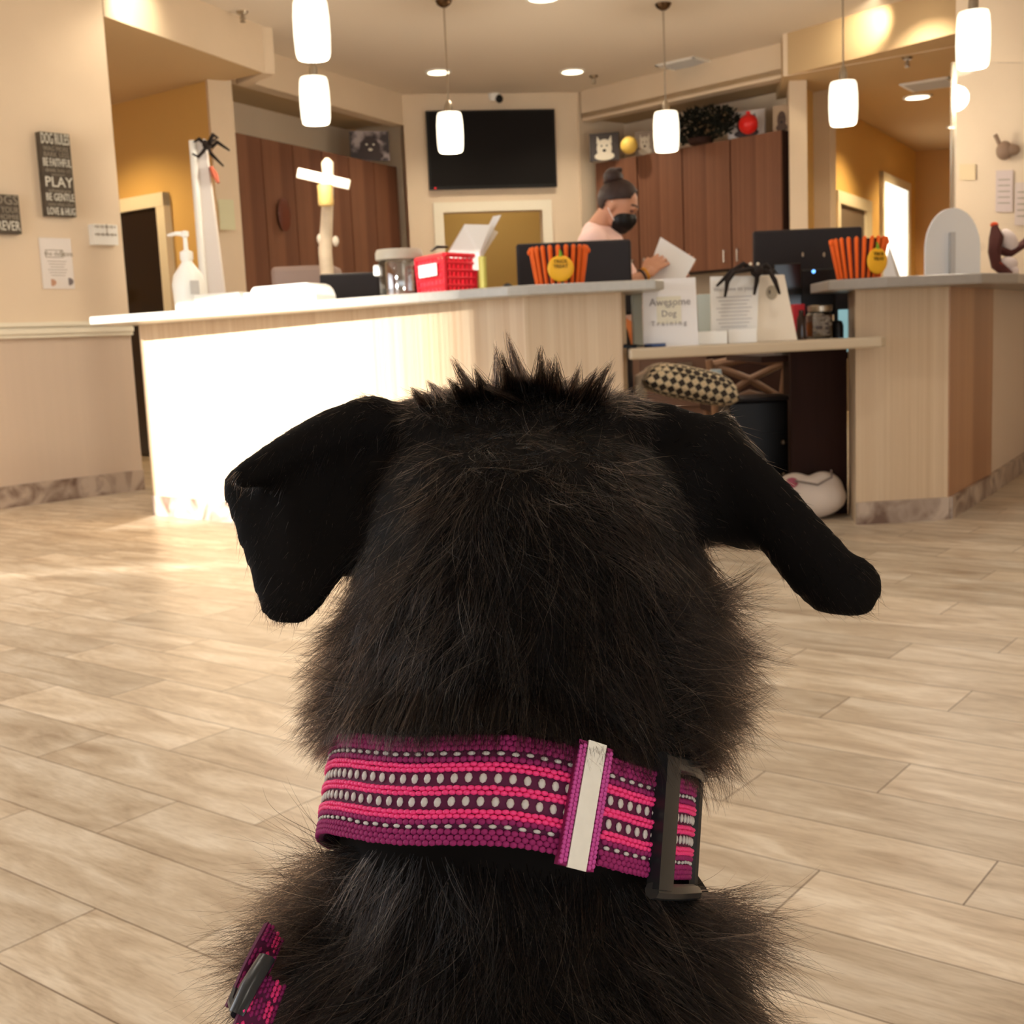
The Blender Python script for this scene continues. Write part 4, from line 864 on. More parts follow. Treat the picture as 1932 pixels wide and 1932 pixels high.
tag(m.build('toy_eyes', mat('pearl', (220, 210, 190), .3), smooth=True), 'pearly eyes on the toy spider over the gift bag', 'decoration')
e_ = bpy.data.objects['toy_eyes']
# small white box pile in front
def ledge_box(name, label, cat, x0, x1, ytop, Y, dep, mtl, base=LTOP + .001):
    a = P(x0, ytop, Y); b = P(x1, ytop, Y); z1 = (a.z + b.z) / 2; m = MB(); m.box(((a.x + b.x) / 2, Y + dep / 2, (z1 + base) / 2), (b.x - a.x, dep, z1 - base)); return tag(m.build(name, mtl, bevel=.002), label, cat)
ledge_box('card_holder', 'low white card box in front of the printed page', 'box', 1307, 1372, 625, 5.06, .05, M_white)
ledge_box('card_holder', 'low pale card box right of the brighter one on the ledge', 'box', 1374, 1428, 620, 5.09, .035, M_paper)
ledge_box('document_tray', 'pale blue tray behind the signs on the ledge', 'tray', 1316, 1344, 555, 5.36, .12, mat('ice_blue', (206, 220, 222), .4))
ledge_box('document_tray', 'pale clear tray at the left end of the ledge', 'tray', 1194, 1211, 556, 5.30, .08, mat('ice_blue2', (196, 206, 204), .4))
ledge_box('stapler', 'dark blue stapler before the white lettered sign', 'stapler', 1217, 1256, 648, 4.97, .03, mat('navy', (44, 66, 110), .4))
q = P(1186, 650, 5.0); m = MB(); m.box((q.x, 5.0, LTOP + .008), (.06, .05, .014)); m.tube([(q.x - .02, 4.98, LTOP + .016), (q.x + .05, 4.95, LTOP + .008), (q.x + .09, 4.97, LTOP + .006)], .003, 6); tag(m.build('signature_pad', M_black), 'small black signature pad at the left tip of the ledge', 'pad')
# glass candy jar
by = 5.5; k = by / FPX; bx = P(1547, 600, by).x
ledge_y = by
t = thing('glass_jar', 'square-faceted glass jar of wrapped treats on the ledge', 'jar', (bx, 5.5, LTOP))
m = MB(); m.lathe([(0, 0), (.056, 0), (.064, .012), (.064, .105), (.05, .122), (.046, .122), (.06, .103), (.06, .012), (0, .008)], (bx, by, LTOP), 8); m.build('jar_wall', M_jar, t)
m = MB(); m.lathe([(0, .122), (.054, .122), (.056, .145), (.05, .15), (0, .15)], (bx, by, LTOP), 20); m.build('lid', M_metal, t, smooth=True)
rnd = random.Random(5); mC = [mat('wrap_silver', (206, 206, 210), .3), mat('wrap_blue', (60, 74, 110), .4), mat('wrap_white', (216, 214, 212), .4)]
m = MB()
for i in range(60):
    a_ = rnd.random() * 6.28; r_ = .045 * rnd.random() ** .5; m.ell((bx + r_ * math.cos(a_), by + r_ * math.sin(a_), LTOP + .018 + .09 * rnd.random()), (.012, .009, .009), 6, mi=rnd.choice([0, 0, 1, 2, 2]))
o = m.build('wrapped_treats', mC, t); o['kind'] = 'stuff'
q = P(1512, 640, 5.42); m = MB(); m.lathe([(0, 0), (.022, 0), (.024, .02), (.02, .06), (.02, .09), (.012, .11), (.012, .13), (0, .13)], (q.x, 5.42, LTOP), 16); tag(m.build('bottle', mat('amber_dark', (46, 28, 20), .2), smooth=True), 'small dark bottle left of the glass jar', 'bottle')
q = P(1581, 640, 5.5); m = MB(); m.lathe([(0, 0), (.025, 0), (.025, .055), (.018, .075), (0, .08)], (q.x, 5.5, LTOP), 16); tag(m.build('bottle', M_black, smooth=True), 'small black bottle right of the glass jar', 'bottle')
q = P(1505, 585, 5.62); m = MB(); m.box((q.x, 5.62, LTOP + .08), (.05, .06, .16)); tag(m.build('carton', mat('crimson', (190, 22, 36), .5)), 'bright red carton behind the gift bag', 'carton')
q = P(1584, 590, 5.9); m = MB(); m.box((q.x, 5.83, .76 + .105), (.05, .01, .20)); tag(m.build('phone_screen', mat('cyan_screen', (170, 220, 226), .4, emit=.5)), 'small glowing pale blue screen right of the glass jar', 'screen')

# under the ledge: rattan-look X chair, cushion, stool, bag
XY = 6.75
q = P(1415, 720, XY)
t = thing('side_chair', 'brown cross-back chair seen under the ledge', 'chair', (P(1420, 800, XY).x, XY + .2, 0))
m = MB(); cx0, cx1 = P(1345, 700, XY).x, P(1482, 700, XY).x; zt_, zb_ = P(1400, 676, XY).z, P(1400, 756, XY).z
mch = mat('worn_wood', (150, 116, 92), .4)
m.tube([(cx0, XY, 0), (cx0 + .01, XY, zb_), (cx0 - .02, XY, zt_)], .022, 8); m.build('back_post', mch, t, smooth=True)
m = MB(); m.tube([(cx1, XY, 0), (cx1 - .02, XY, zb_), (cx1 + .01, XY, zt_)], .022, 8); m.build('back_post', mch, t, smooth=True)
m = MB(); m.tube([(cx0, XY, zt_ - .03), ((cx0 + cx1) / 2, XY + .02, zt_ + .0), (cx1, XY, zt_ - .03)], .026, 8); m.tube([(cx0, XY, zb_ - .02), ((cx0 + cx1) / 2, XY, zb_ + .04), (cx1, XY, zb_ - .02)], .02, 8); m.build('rail', mch, t, smooth=True)
m = MB(); m.tube([(cx0 + .02, XY, zt_ - .04), ((cx0 + cx1) / 2, XY - .01, (zt_ + zb_) / 2), (cx1 - .02, XY, zb_)], .02, 8); m.tube([(cx1 - .02, XY, zt_ - .04), ((cx0 + cx1) / 2, XY - .01, (zt_ + zb_) / 2), (cx0 + .02, XY, zb_)], .02, 8); m.build('cross_back', mch, t, smooth=True)
m = MB(); m.box(((cx0 + cx1) / 2, XY + .22, .46), (.42, .42, .05)); m.build('seat', M_dark, t, bevel=.01)
for s in (cx0 + .03, cx1 - .03):
    m = MB(); m.tube([(s, XY + .4, 0), (s, XY + .4, .45)], .02, 8); m.build('leg', mch, t)
# checked pillow on padded dark seat
def check_mat():
    m = bpy.data.materials.new('houndstooth'); m.use_nodes = True; nt = m.node_tree; b = nt.nodes['Principled BSDF']; b.inputs['Roughness'].default_value = .85
    tc = nt.nodes.new('ShaderNodeTexCoord'); mp = nt.nodes.new('ShaderNodeMapping'); mp.inputs['Rotation'].default_value = (0, .5, 0); c = nt.nodes.new('ShaderNodeTexChecker'); c.inputs['Scale'].default_value = 34
    c.inputs['Color1'].default_value = lin((226, 208, 172)) + (1,); c.inputs['Color2'].default_value = lin((58, 48, 40)) + (1,)
    nt.links.new(tc.outputs['Object'], mp.inputs[0]); nt.links.new(mp.outputs[0], c.inputs['Vector']); nt.links.new(c.outputs[0], b.inputs['Base Color']); return m
SYc = 5.95
q = P(1300, 735, SYc)
seatz = P(1300, 770, SYc).z
q.x += .03
t = thing('desk_chair', 'cream desk chair mostly hidden behind the dog under the ledge', 'chair', (q.x, SYc, 0))
m = MB(); m.ell((q.x, SYc, seatz - .125), (.19, .2, .05), 20); m.build('seat', mat('cream_seat', (214, 194, 166), .6), t, smooth=True)
m = MB(); a_ = P(1210, 705, SYc); m.tube([(a_.x - .02, SYc + .02, seatz - .05), (a_.x, SYc, a_.z - .02), (a_.x + .06, SYc, a_.z + .015)], [.03, .035, .025], 10); m.build('backrest', mat('cream_seat', ()), t, smooth=True)
m = MB(); m.tube([(q.x, SYc, .06), (q.x, SYc, seatz - .14)], .025, 10); m.build('pedestal', M_metal, t)
for i in range(5):
    m = MB(); a_ = i * 2 * PI / 5; m.tube([(q.x, SYc, .07), (q.x + .18 * math.cos(a_), SYc + .18 * math.sin(a_), .03)], [.02, .03], 8); m.build('leg', M_black, t)
m = MB(); c0 = P(1297, 734, SYc); R = Matrix.Rotation(.24, 3, 'Y')
pil = MB(); nn_ = 20; vs = []; fs = []
for sgn in (1, -1):
    base = len(vs)
    for i in range(nn_ + 1):
        for j in range(nn_ + 1):
            u_, v_ = i / nn_ * 2 - 1, j / nn_ * 2 - 1; hgt = .11 * ((1 - u_ ** 4) * (1 - v_ ** 4)) ** .5
            vs.append(c0 + R @ Vector((u_ * .235, v_ * .17, hgt * sgn * (1 if sgn > 0 else .5))))
    for i in range(nn_):
        for j in range(nn_):
            a_ = base + i * (nn_ + 1) + j; fs.append((a_, a_ + 1, a_ + nn_ + 2, a_ + nn_ + 1))
m.add(vs, fs); pw = tag(m.build('pillow', check_mat(), smooth=True), 'black and cream checked pillow lying on the chair under the ledge', 'pillow')
m = MB(); q = P(1350, 708, 6.3); m.tube([(q.x - .02, 6.3, q.z - .1), (q.x, 6.3, q.z), (q.x + .0, 6.3, q.z + .03)], [.03, .035, .03], 12); 
tag(m.build('water_bottle', mat('ice_bottle', (196, 214, 222), .3), smooth=True), 'pale blue bottle behind the checked pillow', 'bottle')
o = bpy.data.objects['water_bottle']
# black drawer pedestal
a_, b_ = P(1375, 760, 5.98), P(1488, 756, 5.98)
t = thing('drawer_unit', 'black round-topped drawer unit under the ledge', 'drawer unit', ((a_.x + b_.x) / 2, 6.1, 0))
m = MB(); m.box(((a_.x + b_.x) / 2, 6.14, a_.z / 2), (b_.x - a_.x, .3, a_.z)); m.build('unit_body', M_black, t, bevel=.01)
m = MB(); m.box(((a_.x + b_.x) / 2, 6.13, a_.z + .01), (b_.x - a_.x + .05, .34, .02)); m.build('unit_top', M_black2, t, bevel=.008)
for zz in (.12, .28):
    m = MB(); m.box(((a_.x + b_.x) / 2, 5.985, zz + .03), (b_.x - a_.x - .02, .012, .14)); dr_ = m.build('drawer', M_black, t); m = MB(); m.ell((b_.x - .03, 5.97, zz + .05), .012, 10); m.build('knob', M_metal, dr_, smooth=True)
# back drawers seen behind
q = P(1270, 700, 7.6); t = thing('drawer_unit', 'brown drawer unit with a metal handle behind the pillow', 'drawer unit', (q.x, 7.7, 0))
m = MB(); m.box((q.x, 7.8, .41), (.42, .4, .82)); m.build('unit_body', mat('taupe_drawer', (112, 86, 74), .5), t); m = MB(); m.box((q.x, 7.595, .60), (.40, .012, .34)); dr_ = m.build('drawer', mat('taupe_drawer', ()), t); m = MB(); m.box((q.x + .07, 7.575, P(1288, 687, 7.58).z), (.09, .02, .02)); m.build('handle', M_metal, dr_)
m = MB(); m.box((1.3, 8.15, .38), (1.3, .05, .76)); tag(m.build('back_panel', M_dark), 'dark wood panels behind the staff chairs', 'panel')
# white bag on the floor
q = Zp(1545, 978, 0); bY = 5.62
c = P(1540, 940, bY); t = thing('tote_bag', 'white slouched bag on the floor against the right counter', 'bag', (c.x, bY, 0))
m = MB(); m.ell((c.x - .03, bY - .02, .10), (.17, .10, .10), 16); m.ell((c.x + .03, bY, .13), (.10, .08, .09), 16); m.ell((c.x - .10, bY, .13), (.1, .07, .09), 14)
blob_obj('bag_body', m, .012, mat('white_canvas', (226, 212, 200), .7), t)
m = MB(); m.tube([(c.x - .12, bY - .09, .19), (c.x - .02, bY - .11, .17), (c.x + .05, bY - .09, .2), (c.x + .06, bY - .04, .225)], .005, 8); m.build('seam_piping', mat('grey_piping', (130, 116, 110), .7), t, smooth=True)
m = MB(); m.ell((c.x - .13, bY - .07, .18), (.03, .02, .025), 10); m.build('pink_patch', mat('rose_patch', (176, 90, 110), .7), t, smooth=True)

# right counter top decor
ZR = 1.085
Y_ = 5.75; a_ = P(1684, 470, Y_)
t = thing('tent_card', 'white folded tent card right of the orange bucket', 'card', (a_.x, Y_, ZR))
m = MB(); b0, b1, b2 = P(1664, 525, Y_), P(1693, 525, Y_), P(1678, 466, Y_); m.plate([(b0.x, Y_, ZR), (b1.x, Y_, ZR), (b2.x, Y_, b2.z)], (0, 1, 0), .004); m.build('card_face', M_paper, t)
m = MB(); b3 = P(1712, 525, Y_); m.plate([(b1.x, Y_ + .005, ZR), (b3.x, Y_ + .08, ZR), (b2.x + .005, Y_ + .01, b2.z)], (0, 1, 0), .004); m.build('card_back', mat('grey_card', (196, 188, 180), .7), t)
q = P(1742, 518, 6.0); m = MB(); m.box((q.x, 6.0, ZR + .012), (.05, .05, .024)); tag(m.build('card_stack', M_paper), 'little white card stack near the arched panel', 'cards')
# arched translucent panel built in place of a window reflection
Y_ = 6.1; cA = P(1800, 460, Y_)
t = thing('arch_reflection', 'arched white panel on the right counter standing in for a window reflection', 'screen', (cA.x, Y_, ZR))
xa, xb = P(1735, 500, Y_).x, P(1862, 500, Y_).x; zt_ = P(1800, 392, Y_).z; m = MB(); pts = []
rx_ = (xb - xa) / 2; zs = P(1800, 470, Y_).z
for i in range(25): a_ = PI * i / 24; pts.append(((xa + xb) / 2 + rx_ * math.cos(a_), Y_ + .5 * rx_ * math.cos(a_), zs + (zt_ - zs) * math.sin(a_)))
pts += [(xa, Y_ - .5 * rx_, ZR), (xb, Y_ + .5 * rx_, ZR)]
def frosted():
    m = bpy.data.materials.new('arch_reflection_white'); m.use_nodes = True; nt = m.node_tree; nt.nodes.clear(); o = nt.nodes.new('ShaderNodeOutputMaterial'); t1 = nt.nodes.new('ShaderNodeBsdfTransparent'); d1 = nt.nodes.new('ShaderNodeBsdfPrincipled'); d1.inputs['Base Color'].default_value = (.93, .96, 1, 1); d1.inputs['Roughness'].default_value = .15
    mx = nt.nodes.new('ShaderNodeMixShader'); mx.inputs[0].default_value = .78; nt.links.new(t1.outputs[0], mx.inputs[1]); nt.links.new(d1.outputs[0], mx.inputs[2]); nt.links.new(mx.outputs[0], o.inputs[0]); return m
m.plate(pts, (-.45, .9, 0), .008); m.build('reflection_panel', frosted(), t)
m = MB(); m.box((P(1792, 500, Y_).x, Y_ - .03, (ZR + zt_) / 2 - .06), (.022, .03, zt_ - ZR - .12)); m.build('support_bar', M_grey, t)
# clear acrylic guard at right
Y_ = 6.45; xa, xb = P(1797, 400, Y_).x, P(1960, 400, Y_ + .5).x
t = thing('acrylic_guard', 'tall clear acrylic guard at the right end of the counter', 'screen', (xa, Y_, ZR))
m = MB(); m.prism([(xa, Y_), (xa + .62, Y_ + .12), (xa + .618, Y_ + .128), (xa - .002, Y_ + .008)], ZR, 2.2); m.build('clear_panel', M_glass, t)
m = MB(); m.prism([(xa - .01, Y_ - .01), (xa + .012, Y_ - .01), (xa + .012, Y_ + .012), (xa - .01, Y_ + .012)], ZR, 2.2); m.build('edge_strip', mat('edge_clear', (214, 200, 178), .3, alpha=.35), t)
# Halloween fabric decor, posters on right wall
rdir = (v2(RW1) - v2(RW0)).normalized(); rout = Vector((-rdir.y, rdir.x)); 
if rout.y > 0: rout = -rout
def rwall(px, py, off=.01):
    r = ray(px, py); n = np.array([rout.x, rout.y, 0]); p0_ = np.array([RW0[0], RW0[1], 0]); k = ((p0_ - CP) @ n) / (r @ n); return Vector(CP + r * k) + Vector((rout.x, rout.y, 0)) * off
rn = Vector((rout.x, rout.y, 0))
def rposter(name, label, px0, py0, px1, py1, mtl, cat='poster', extra=None):
    a = rwall(px0, py1); b = rwall(px1, py1); h = rwall(px0, py0).z - a.z; t = thing(name, label, cat, tuple(a)); m = MB(); m.plate([a, b, b + up3 * h, a + up3 * h], rn, .004); m.build('sheet', mtl, t)
    if extra:
        m = MB(); extra(m, a, b - a, h); m.build('print', M_letter2, t)
def lines(m, a, d, h):
    for k in range(5): m.plate([a + d * .15 + up3 * h * (.2 + .14 * k) + rn * .005, a + d * .85 + up3 * h * (.2 + .14 * k) + rn * .005, a + d * .85 + up3 * h * (.23 + .14 * k) + rn * .005, a + d * .15 + up3 * h * (.23 + .14 * k) + rn * .005], rn, .001)
rposter('paper_notice', 'pale lilac notice on the right lobby wall', 1880, 322, 1912, 400, mat('lilac_sheet', (206, 190, 188), .6), 'notice', lines)
rposter('paper_notice', 'pale notice cut by the right picture edge', 1916, 345, 1950, 425, mat('pink_sheet', (212, 196, 190), .6), 'notice', lines)
rposter('paper_notice', 'small cream notice high behind the clear guard', 1812, 310, 1842, 340, mat('cream_notice', (222, 200, 160), .6), 'notice')
q = rwall(1902, 285, .05); m = MB(); m.ell(q, (.05, .05, .06), 14); m.ell(q + Vector((.04, -.02, .0)), (.05, .04, .035), 12); m.tube([q + Vector((-.03, 0, .04)), q + Vector((-.06, 0, .10))], .014, 8)
t = thing('wall_ornament', 'dim grey-brown animal ornament on the right lobby wall', 'ornament', tuple(q)); o = m.build('ornament_body', mat('taupe_fig', (140, 112, 92), .6), t, smooth=True)
# fabric bow / scarf decoration on right counter
Y_ = 6.3
t = thing('halloween_scarf', 'brown, orange and white festive fabric bundle at the right end of the counter', 'decoration', (P(1895, 500, Y_).x, Y_, ZR))
zz = ZR
m = MB(); m.tube(pp((1876, 425, Y_), (1880, 448, Y_), (1876, 475, Y_ - .02), (1880, 500, Y_ - .03), (1905, 520, Y_ - .05)), [.018, .044, .038, .034, .028], 10, flat=.8); m.tube(pp((1880, 470, Y_), (1905, 478, Y_), (1925, 465, Y_), (1945, 450, Y_)), [.026, .028, .026, .028], 10, flat=.8); m.build('brown_fabric', mat('maroon_brown', (74, 30, 24), .8), t, smooth=True)
m = MB(); m.ell(P(1904, 455, Y_), (.042, .03, .070), 14, rot=Matrix.Rotation(-.5, 3, 'Y')); m.ell(P(1902, 498, Y_ - .02), (.052, .03, .038), 14); m.ell(P(1912, 512, Y_ - .03), (.03, .02, .03), 12); m.build('white_fabric', mat('fleece', (222, 206, 200), .9), t, smooth=True)
m = MB(); m.ell(P(1876, 424, Y_), (.022, .014, .014), 10); m.build('orange_edge', mat('burnt_orange', (206, 74, 30), .8), t, smooth=True)
m = MB(); m.tube(pp((1882, 495, Y_ - .05), (1900, 512, Y_ - .06), (1912, 522, Y_ - .06)), .011, 8); m.build('orange_edge', mat('burnt_orange', ()), t, smooth=True)

# ================================================================== PERSON
PY = 5.88
def pt(x, y, dy=0.0): return P(x, y, PY + dy)
M_skin = mat('skin', (206, 150, 120), .5); M_hair = mat('dark_brown_hair', (46, 26, 20), .55, noise=.25, nscale=30, stretch=(1, 1, 4)); M_peach = mat('peach_shirt', (255, 216, 204), .8)
pr = thing('person', 'person in a peach top and black face mask, hair in a bun, reading a sheet', 'person', (pt(1165, 600).x, PY, 0))
fh = Vector((.84, -.25, -.48)).normalized(); sh = fh.cross(Vector((0, 0, 1))).normalized(); uh = sh.cross(fh).normalized()   # sh points to the near/far side
HR = Matrix((sh, fh, uh)).transposed()
hc = pt(1169, 382)
def hp(s, f, u): return hc + sh * s + fh * f + uh * u
near = 1 if sh.y < 0 else -1     # side facing the camera
body = MB()
body.ell(hc + fh * -.006, (.074, .092, .092), 20, rot=HR)
body.ell(hp(0, .028, -.045), (.058, .062, .075), 18, rot=HR)           # face
body.ell(hp(0, .045, -.095), (.038, .040, .032), 14, rot=HR)           # chin
body.ell(hp(0, .092, -.040), (.012, .018, .022), 10, rot=HR)           # nose
body.ell(hp(0, .080, .005), (.045, .014, .016), 12, rot=HR)            # brow
for s in (-1, 1):
    body.ell(hp(.073 * s, -.012, -.028), (.010, .020, .032), 12, rot=HR)
neck0 = pt(1122, 436, .02); body.capsule(hp(0, -.03, -.05), neck0, .045, .052)
hip = Vector((pt(1150, 600).x, PY + .05, .96)); chest = pt(1135, 500, .03)
shn, shf = pt(1118, 462, -.14), pt(1140, 455, .19)
body.capsule(shn, shf, .055, .055); body.capsule(chest + up3 * .02, hip, .13, .13); body.capsule(chest + up3 * .06, neck0 - up3 * .05, .11, .07)
body.ell(hip, (.17, .14, .14), 18)
for s in (-1, 1):
    hj = hip + Vector((.02 * s * 0, -.085 * s, -.05)); kn = Vector((hip.x + .04, hip.y - .09 * s, .50)); an = Vector((hip.x - .01, hip.y - .10 * s, .09))
    body.capsule(hj, kn, .085, .055); body.capsule(kn, an, .055, .036); body.capsule(an, an + Vector((.13, 0, -.045)), .036, .028)
# near arm reaches forward to the sheet
hand_n = pt(1236, 503, -.16); elb_n = pt(1168, 545, -.22)
body.capsule(shn, elb_n, .048, .040); body.capsule(elb_n, pt(1214, 520, -.18), .038, .027)
elb_f = pt(1200, 545, .16); wf = pt(1262, 530, .02)
body.capsule(shf, elb_f, .045, .038); body.capsule(elb_f, wf, .036, .026)
def hand(mb, wrist, pd, nd, thumb_side, L=.09):
    """palm along pd, palm normal nd; five fingers of different length"""
    pd = pd.normalized(); nd = nd.normalized(); sd = pd.cross(nd).normalized() * thumb_side
    mb.capsule(wrist, wrist + pd * .03, .027, .026, 10)
    for k in range(4): mb.capsule(wrist + pd * .02 + sd * (.024 - .016 * k), wrist + pd * .082 + sd * (.028 - .019 * k), .012, .0095, 8)
    for k, ln in enumerate((.068, .078, .072, .056)):
        b0 = wrist + pd * .080 + sd * (.029 - .020 * k); b1 = b0 + pd * ln * .5 + nd * .006 + sd * (.004 - .003 * k); b2 = b1 + pd * ln * .3 + nd * .014; b3 = b2 + pd * ln * .22 + nd * .018
        mb.capsule(b0, b1, .0092, .0085, 8); mb.capsule(b1, b2, .0085, .0078, 8); mb.capsule(b2, b3, .0078, .0068, 8)
    t0 = wrist + pd * .028 + sd * .024; t1 = t0 + pd * .032 + sd * .022 + nd * .008; t2 = t1 + pd * .028 + sd * .006 + nd * .008
    mb.capsule(t0, t1, .013, .011, 8); mb.capsule(t1, t2, .0105, .009, 8)
hand(body, pt(1216, 519, -.18), (pt(1258, 478, -.10) - pt(1216, 519, -.18)), Vector((.3, .8, -.1)), 1)
hand(body, wf, (pt(1292, 500, -.02) - wf), Vector((-.2, -.9, .2)), 1)
blob_obj('body', body, .0062, M_skin, pr, smooth=3)
# top
sh_ = MB(); sh_.capsule(shn + up3 * .004, shf + up3 * .004, .074, .074); sh_.capsule(neck0 - up3 * .03, neck0 - up3 * .012, .072, .066); sh_.capsule(chest + up3 * .02, hip + up3 * .06, .143, .146); sh_.capsule(chest + up3 * .07, neck0 - up3 * .055, .122, .078); sh_.ell(hip + up3 * .02, (.185, .155, .13), 18)
sh_.capsule(shn, elb_n + (shn - elb_n) * .25, .062, .056); sh_.capsule(shf, elb_f + (shf - elb_f) * .25, .060, .054)
blob_obj('shirt', sh_, .011, M_peach, pr, smooth=4)
ap = MB(); ap.ell(hip + Vector((-.01, -.02, -.04)), (.165, .15, .17), 18)
blob_obj('apron', ap, .014, mat('orange_apron', (246, 150, 90), .8), pr)
for s in (-1, 1):
    m = MB(); kn = Vector((hip.x + .04, hip.y - .09 * s, .50)); an = Vector((hip.x - .01, hip.y - .10 * s, .12)); hj = hip + Vector((0, -.085 * s, -.05))
    m.capsule(hj, kn, .098, .068); m.capsule(kn, an, .068, .052); blob_obj('trouser_leg', m, .012, M_black2, pr)
    m = MB(); an = Vector((hip.x - .01, hip.y - .10 * s, .05)); m.ell(an + Vector((.05, 0, -.005)), (.135, .05, .045), 16); m.build('shoe', M_black, pr, smooth=True)
hr = MB(); hr.ell(hc + fh * -.014 + uh * .010, (.080, .094, .092), 20, rot=HR)
hb_ = blob(hr, .006, 2)
# cut the hair away from the face
bm = bmesh.new(); bm.from_mesh(hb_)
dele = [v for v in bm.verts if ((v.co - hc).dot(fh) > .052 - .9 * max(0, -((v.co - hc).dot(uh)) + .02) and (v.co - hc).dot(uh) < .070) or (v.co - hc).dot(uh) < -.062 or (((v.co - hc).dot(fh) > -.045) and ((v.co - hc).dot(uh) < .006 + .55 * (v.co - hc).dot(fh)))]
bmesh.ops.delete(bm, geom=dele, context='VERTS')
bm.to_mesh(hb_); bm.free(); hb_.transform(Matrix.Translation(-world_loc(pr))); hb_.materials.append(M_hair)
ho = bpy.data.objects.new('hair', hb_); COL.objects.link(ho); ho.parent = pr; sd_ = ho.modifiers.new('s', 'SOLIDIFY'); sd_.thickness = .006; sd_.offset = 1
m = MB(); bc = pt(1157, 334); m.ell(bc, (.052, .046, .044), 18, rot=HR)
for k in range(3):
    a_ = k * 2.1; m.tube([bc + Vector((.035 * math.cos(t_ + a_), .046 * math.sin(t_ + a_) * .6, .03 * math.sin(t_ * 1.0 + a_ * 2))) for t_ in [i * .55 for i in range(8)]], .014, 8)
m.build('hair_bun', M_hair, ho, smooth=True)
# mask
mk = MB(); mk.ell(hp(0, .048, -.066), (.060, .062, .056), 18, rot=HR); mk.ell(hp(0, .078, -.052), (.026, .036, .036), 14, rot=HR); mk.ell(hp(0, .052, -.105), (.036, .042, .026), 14, rot=HR)
mm_ = blob(mk, .005, 4); bm = bmesh.new(); bm.from_mesh(mm_)
bmesh.ops.delete(bm, geom=[v for v in bm.verts if (v.co - hc).dot(fh) < .018 or (v.co - hc).dot(uh) > -.030 + .35 * ((v.co - hc).dot(fh) - .06)], context='VERTS'); bm.to_mesh(mm_); bm.free()
mm_.transform(Matrix.Translation(-world_loc(pr))); mm_.materials.append(M_black); mo = bpy.data.objects.new('face_mask', mm_); COL.objects.link(mo); mo.parent = pr; sd_ = mo.modifiers.new('s', 'SOLIDIFY'); sd_.thickness = .003; sd_.offset = 1
m = MB()
for s in (-1, 1): m.tube([hp(.052 * s, .03, -.045), hp(.072 * s, .0, -.022), hp(.080 * s, -.02, -.01)], .002, 6); m.tube([hp(.054 * s, .025, -.085), hp(.074 * s, -.005, -.06), hp(.080 * s, -.022, -.045)], .002, 6)
m.build('ear_loop', M_white, mo)
for s in (-1, 1):
    m = MB(); m.ell(hp(.030 * s, .078, -.012), (.013, .009, .007), 10, rot=HR); m.build('eye', mat('closed_lid', (120, 78, 64), .5), pr, smooth=True)
    m = MB(); m.tube([hp(.018 * s, .090, .014), hp(.034 * s, .084, .020), hp(.050 * s, .068, .014)], .0035, 6); m.build('eyebrow', M_hair, pr)
m = MB(); wpos = pt(1211, 521, -.18); ax = (pt(1236, 503, -.16) - elb_n).normalized()
m.lathe([(.031, -.004), (.034, -.004), (.034, .004), (.031, .004)], wpos, 20, axis=ax); m.build('bracelet', M_black, pr)
m = MB(); m.lathe([(.030, -.006), (.033, -.006), (.033, .006), (.030, .006)], wpos + ax * .018, 20, axis=ax); m.build('bracelet', mat('amber_band', (220, 150, 40), .5), pr)
m = MB(); q = [P(1246, 447, 5.80), P(1313, 489, 5.74), P(1290, 530, 5.74), P(1216, 530, 5.80)]; nn = (q[1] - q[0]).cross(q[3] - q[0]).normalized(); m.plate(q, nn * (1 if nn.y > 0 else -1), .003)
tag(m.build('paper_sheet', M_paper), 'white sheet of paper held in the hand of the person', 'paper')

# ================================================================== DOG
dog = thing('dog', 'black scruffy dog seen from behind, sitting and facing the counter', 'dog', (0, .4, 0))
def coat_mat(name, col, rough=.5):
    return mat(name, col, rough)
M_coat = mat('black_coat', (12, 9, 8), .8, spec=.1)
hairm = bpy.data.materials.new('dog_hair'); hairm.use_nodes = True; nt = hairm.node_tree; nt.nodes.clear()
ho_ = nt.nodes.new('ShaderNodeOutputMaterial'); b = nt.nodes.new('ShaderNodeBsdfHairPrincipled'); b.model = 'CHIANG'; b.parametrization = 'COLOR'
hi = nt.nodes.new('ShaderNodeHairInfo'); rp = nt.nodes.new('ShaderNodeValToRGB'); rp.color_ramp.elements[0].position = .0; rp.color_ramp.elements[0].color = (.0022, .0018, .0017, 1)
rp.color_ramp.elements[1].position = 1; rp.color_ramp.elements[1].color = (.36, .26, .19, 1); e2 = rp.color_ramp.elements.new(.62); e2.color = (.0045, .0032, .0028, 1); e3 = rp.color_ramp.elements.new(.88); e3.color = (.050, .031, .022, 1)  # brown strands at random, the lightest put highlights into the hair colour
nt.links.new(hi.outputs['Random'], rp.inputs[0]); nt.links.new(rp.outputs[0], b.inputs['Color']); b.inputs['Roughness'].default_value = .22; b.inputs['Radial Roughness'].default_value = .35; b.inputs['IOR'].default_value = 1.24
nt.links.new(b.outputs[0], ho_.inputs[0])

dm = MB()
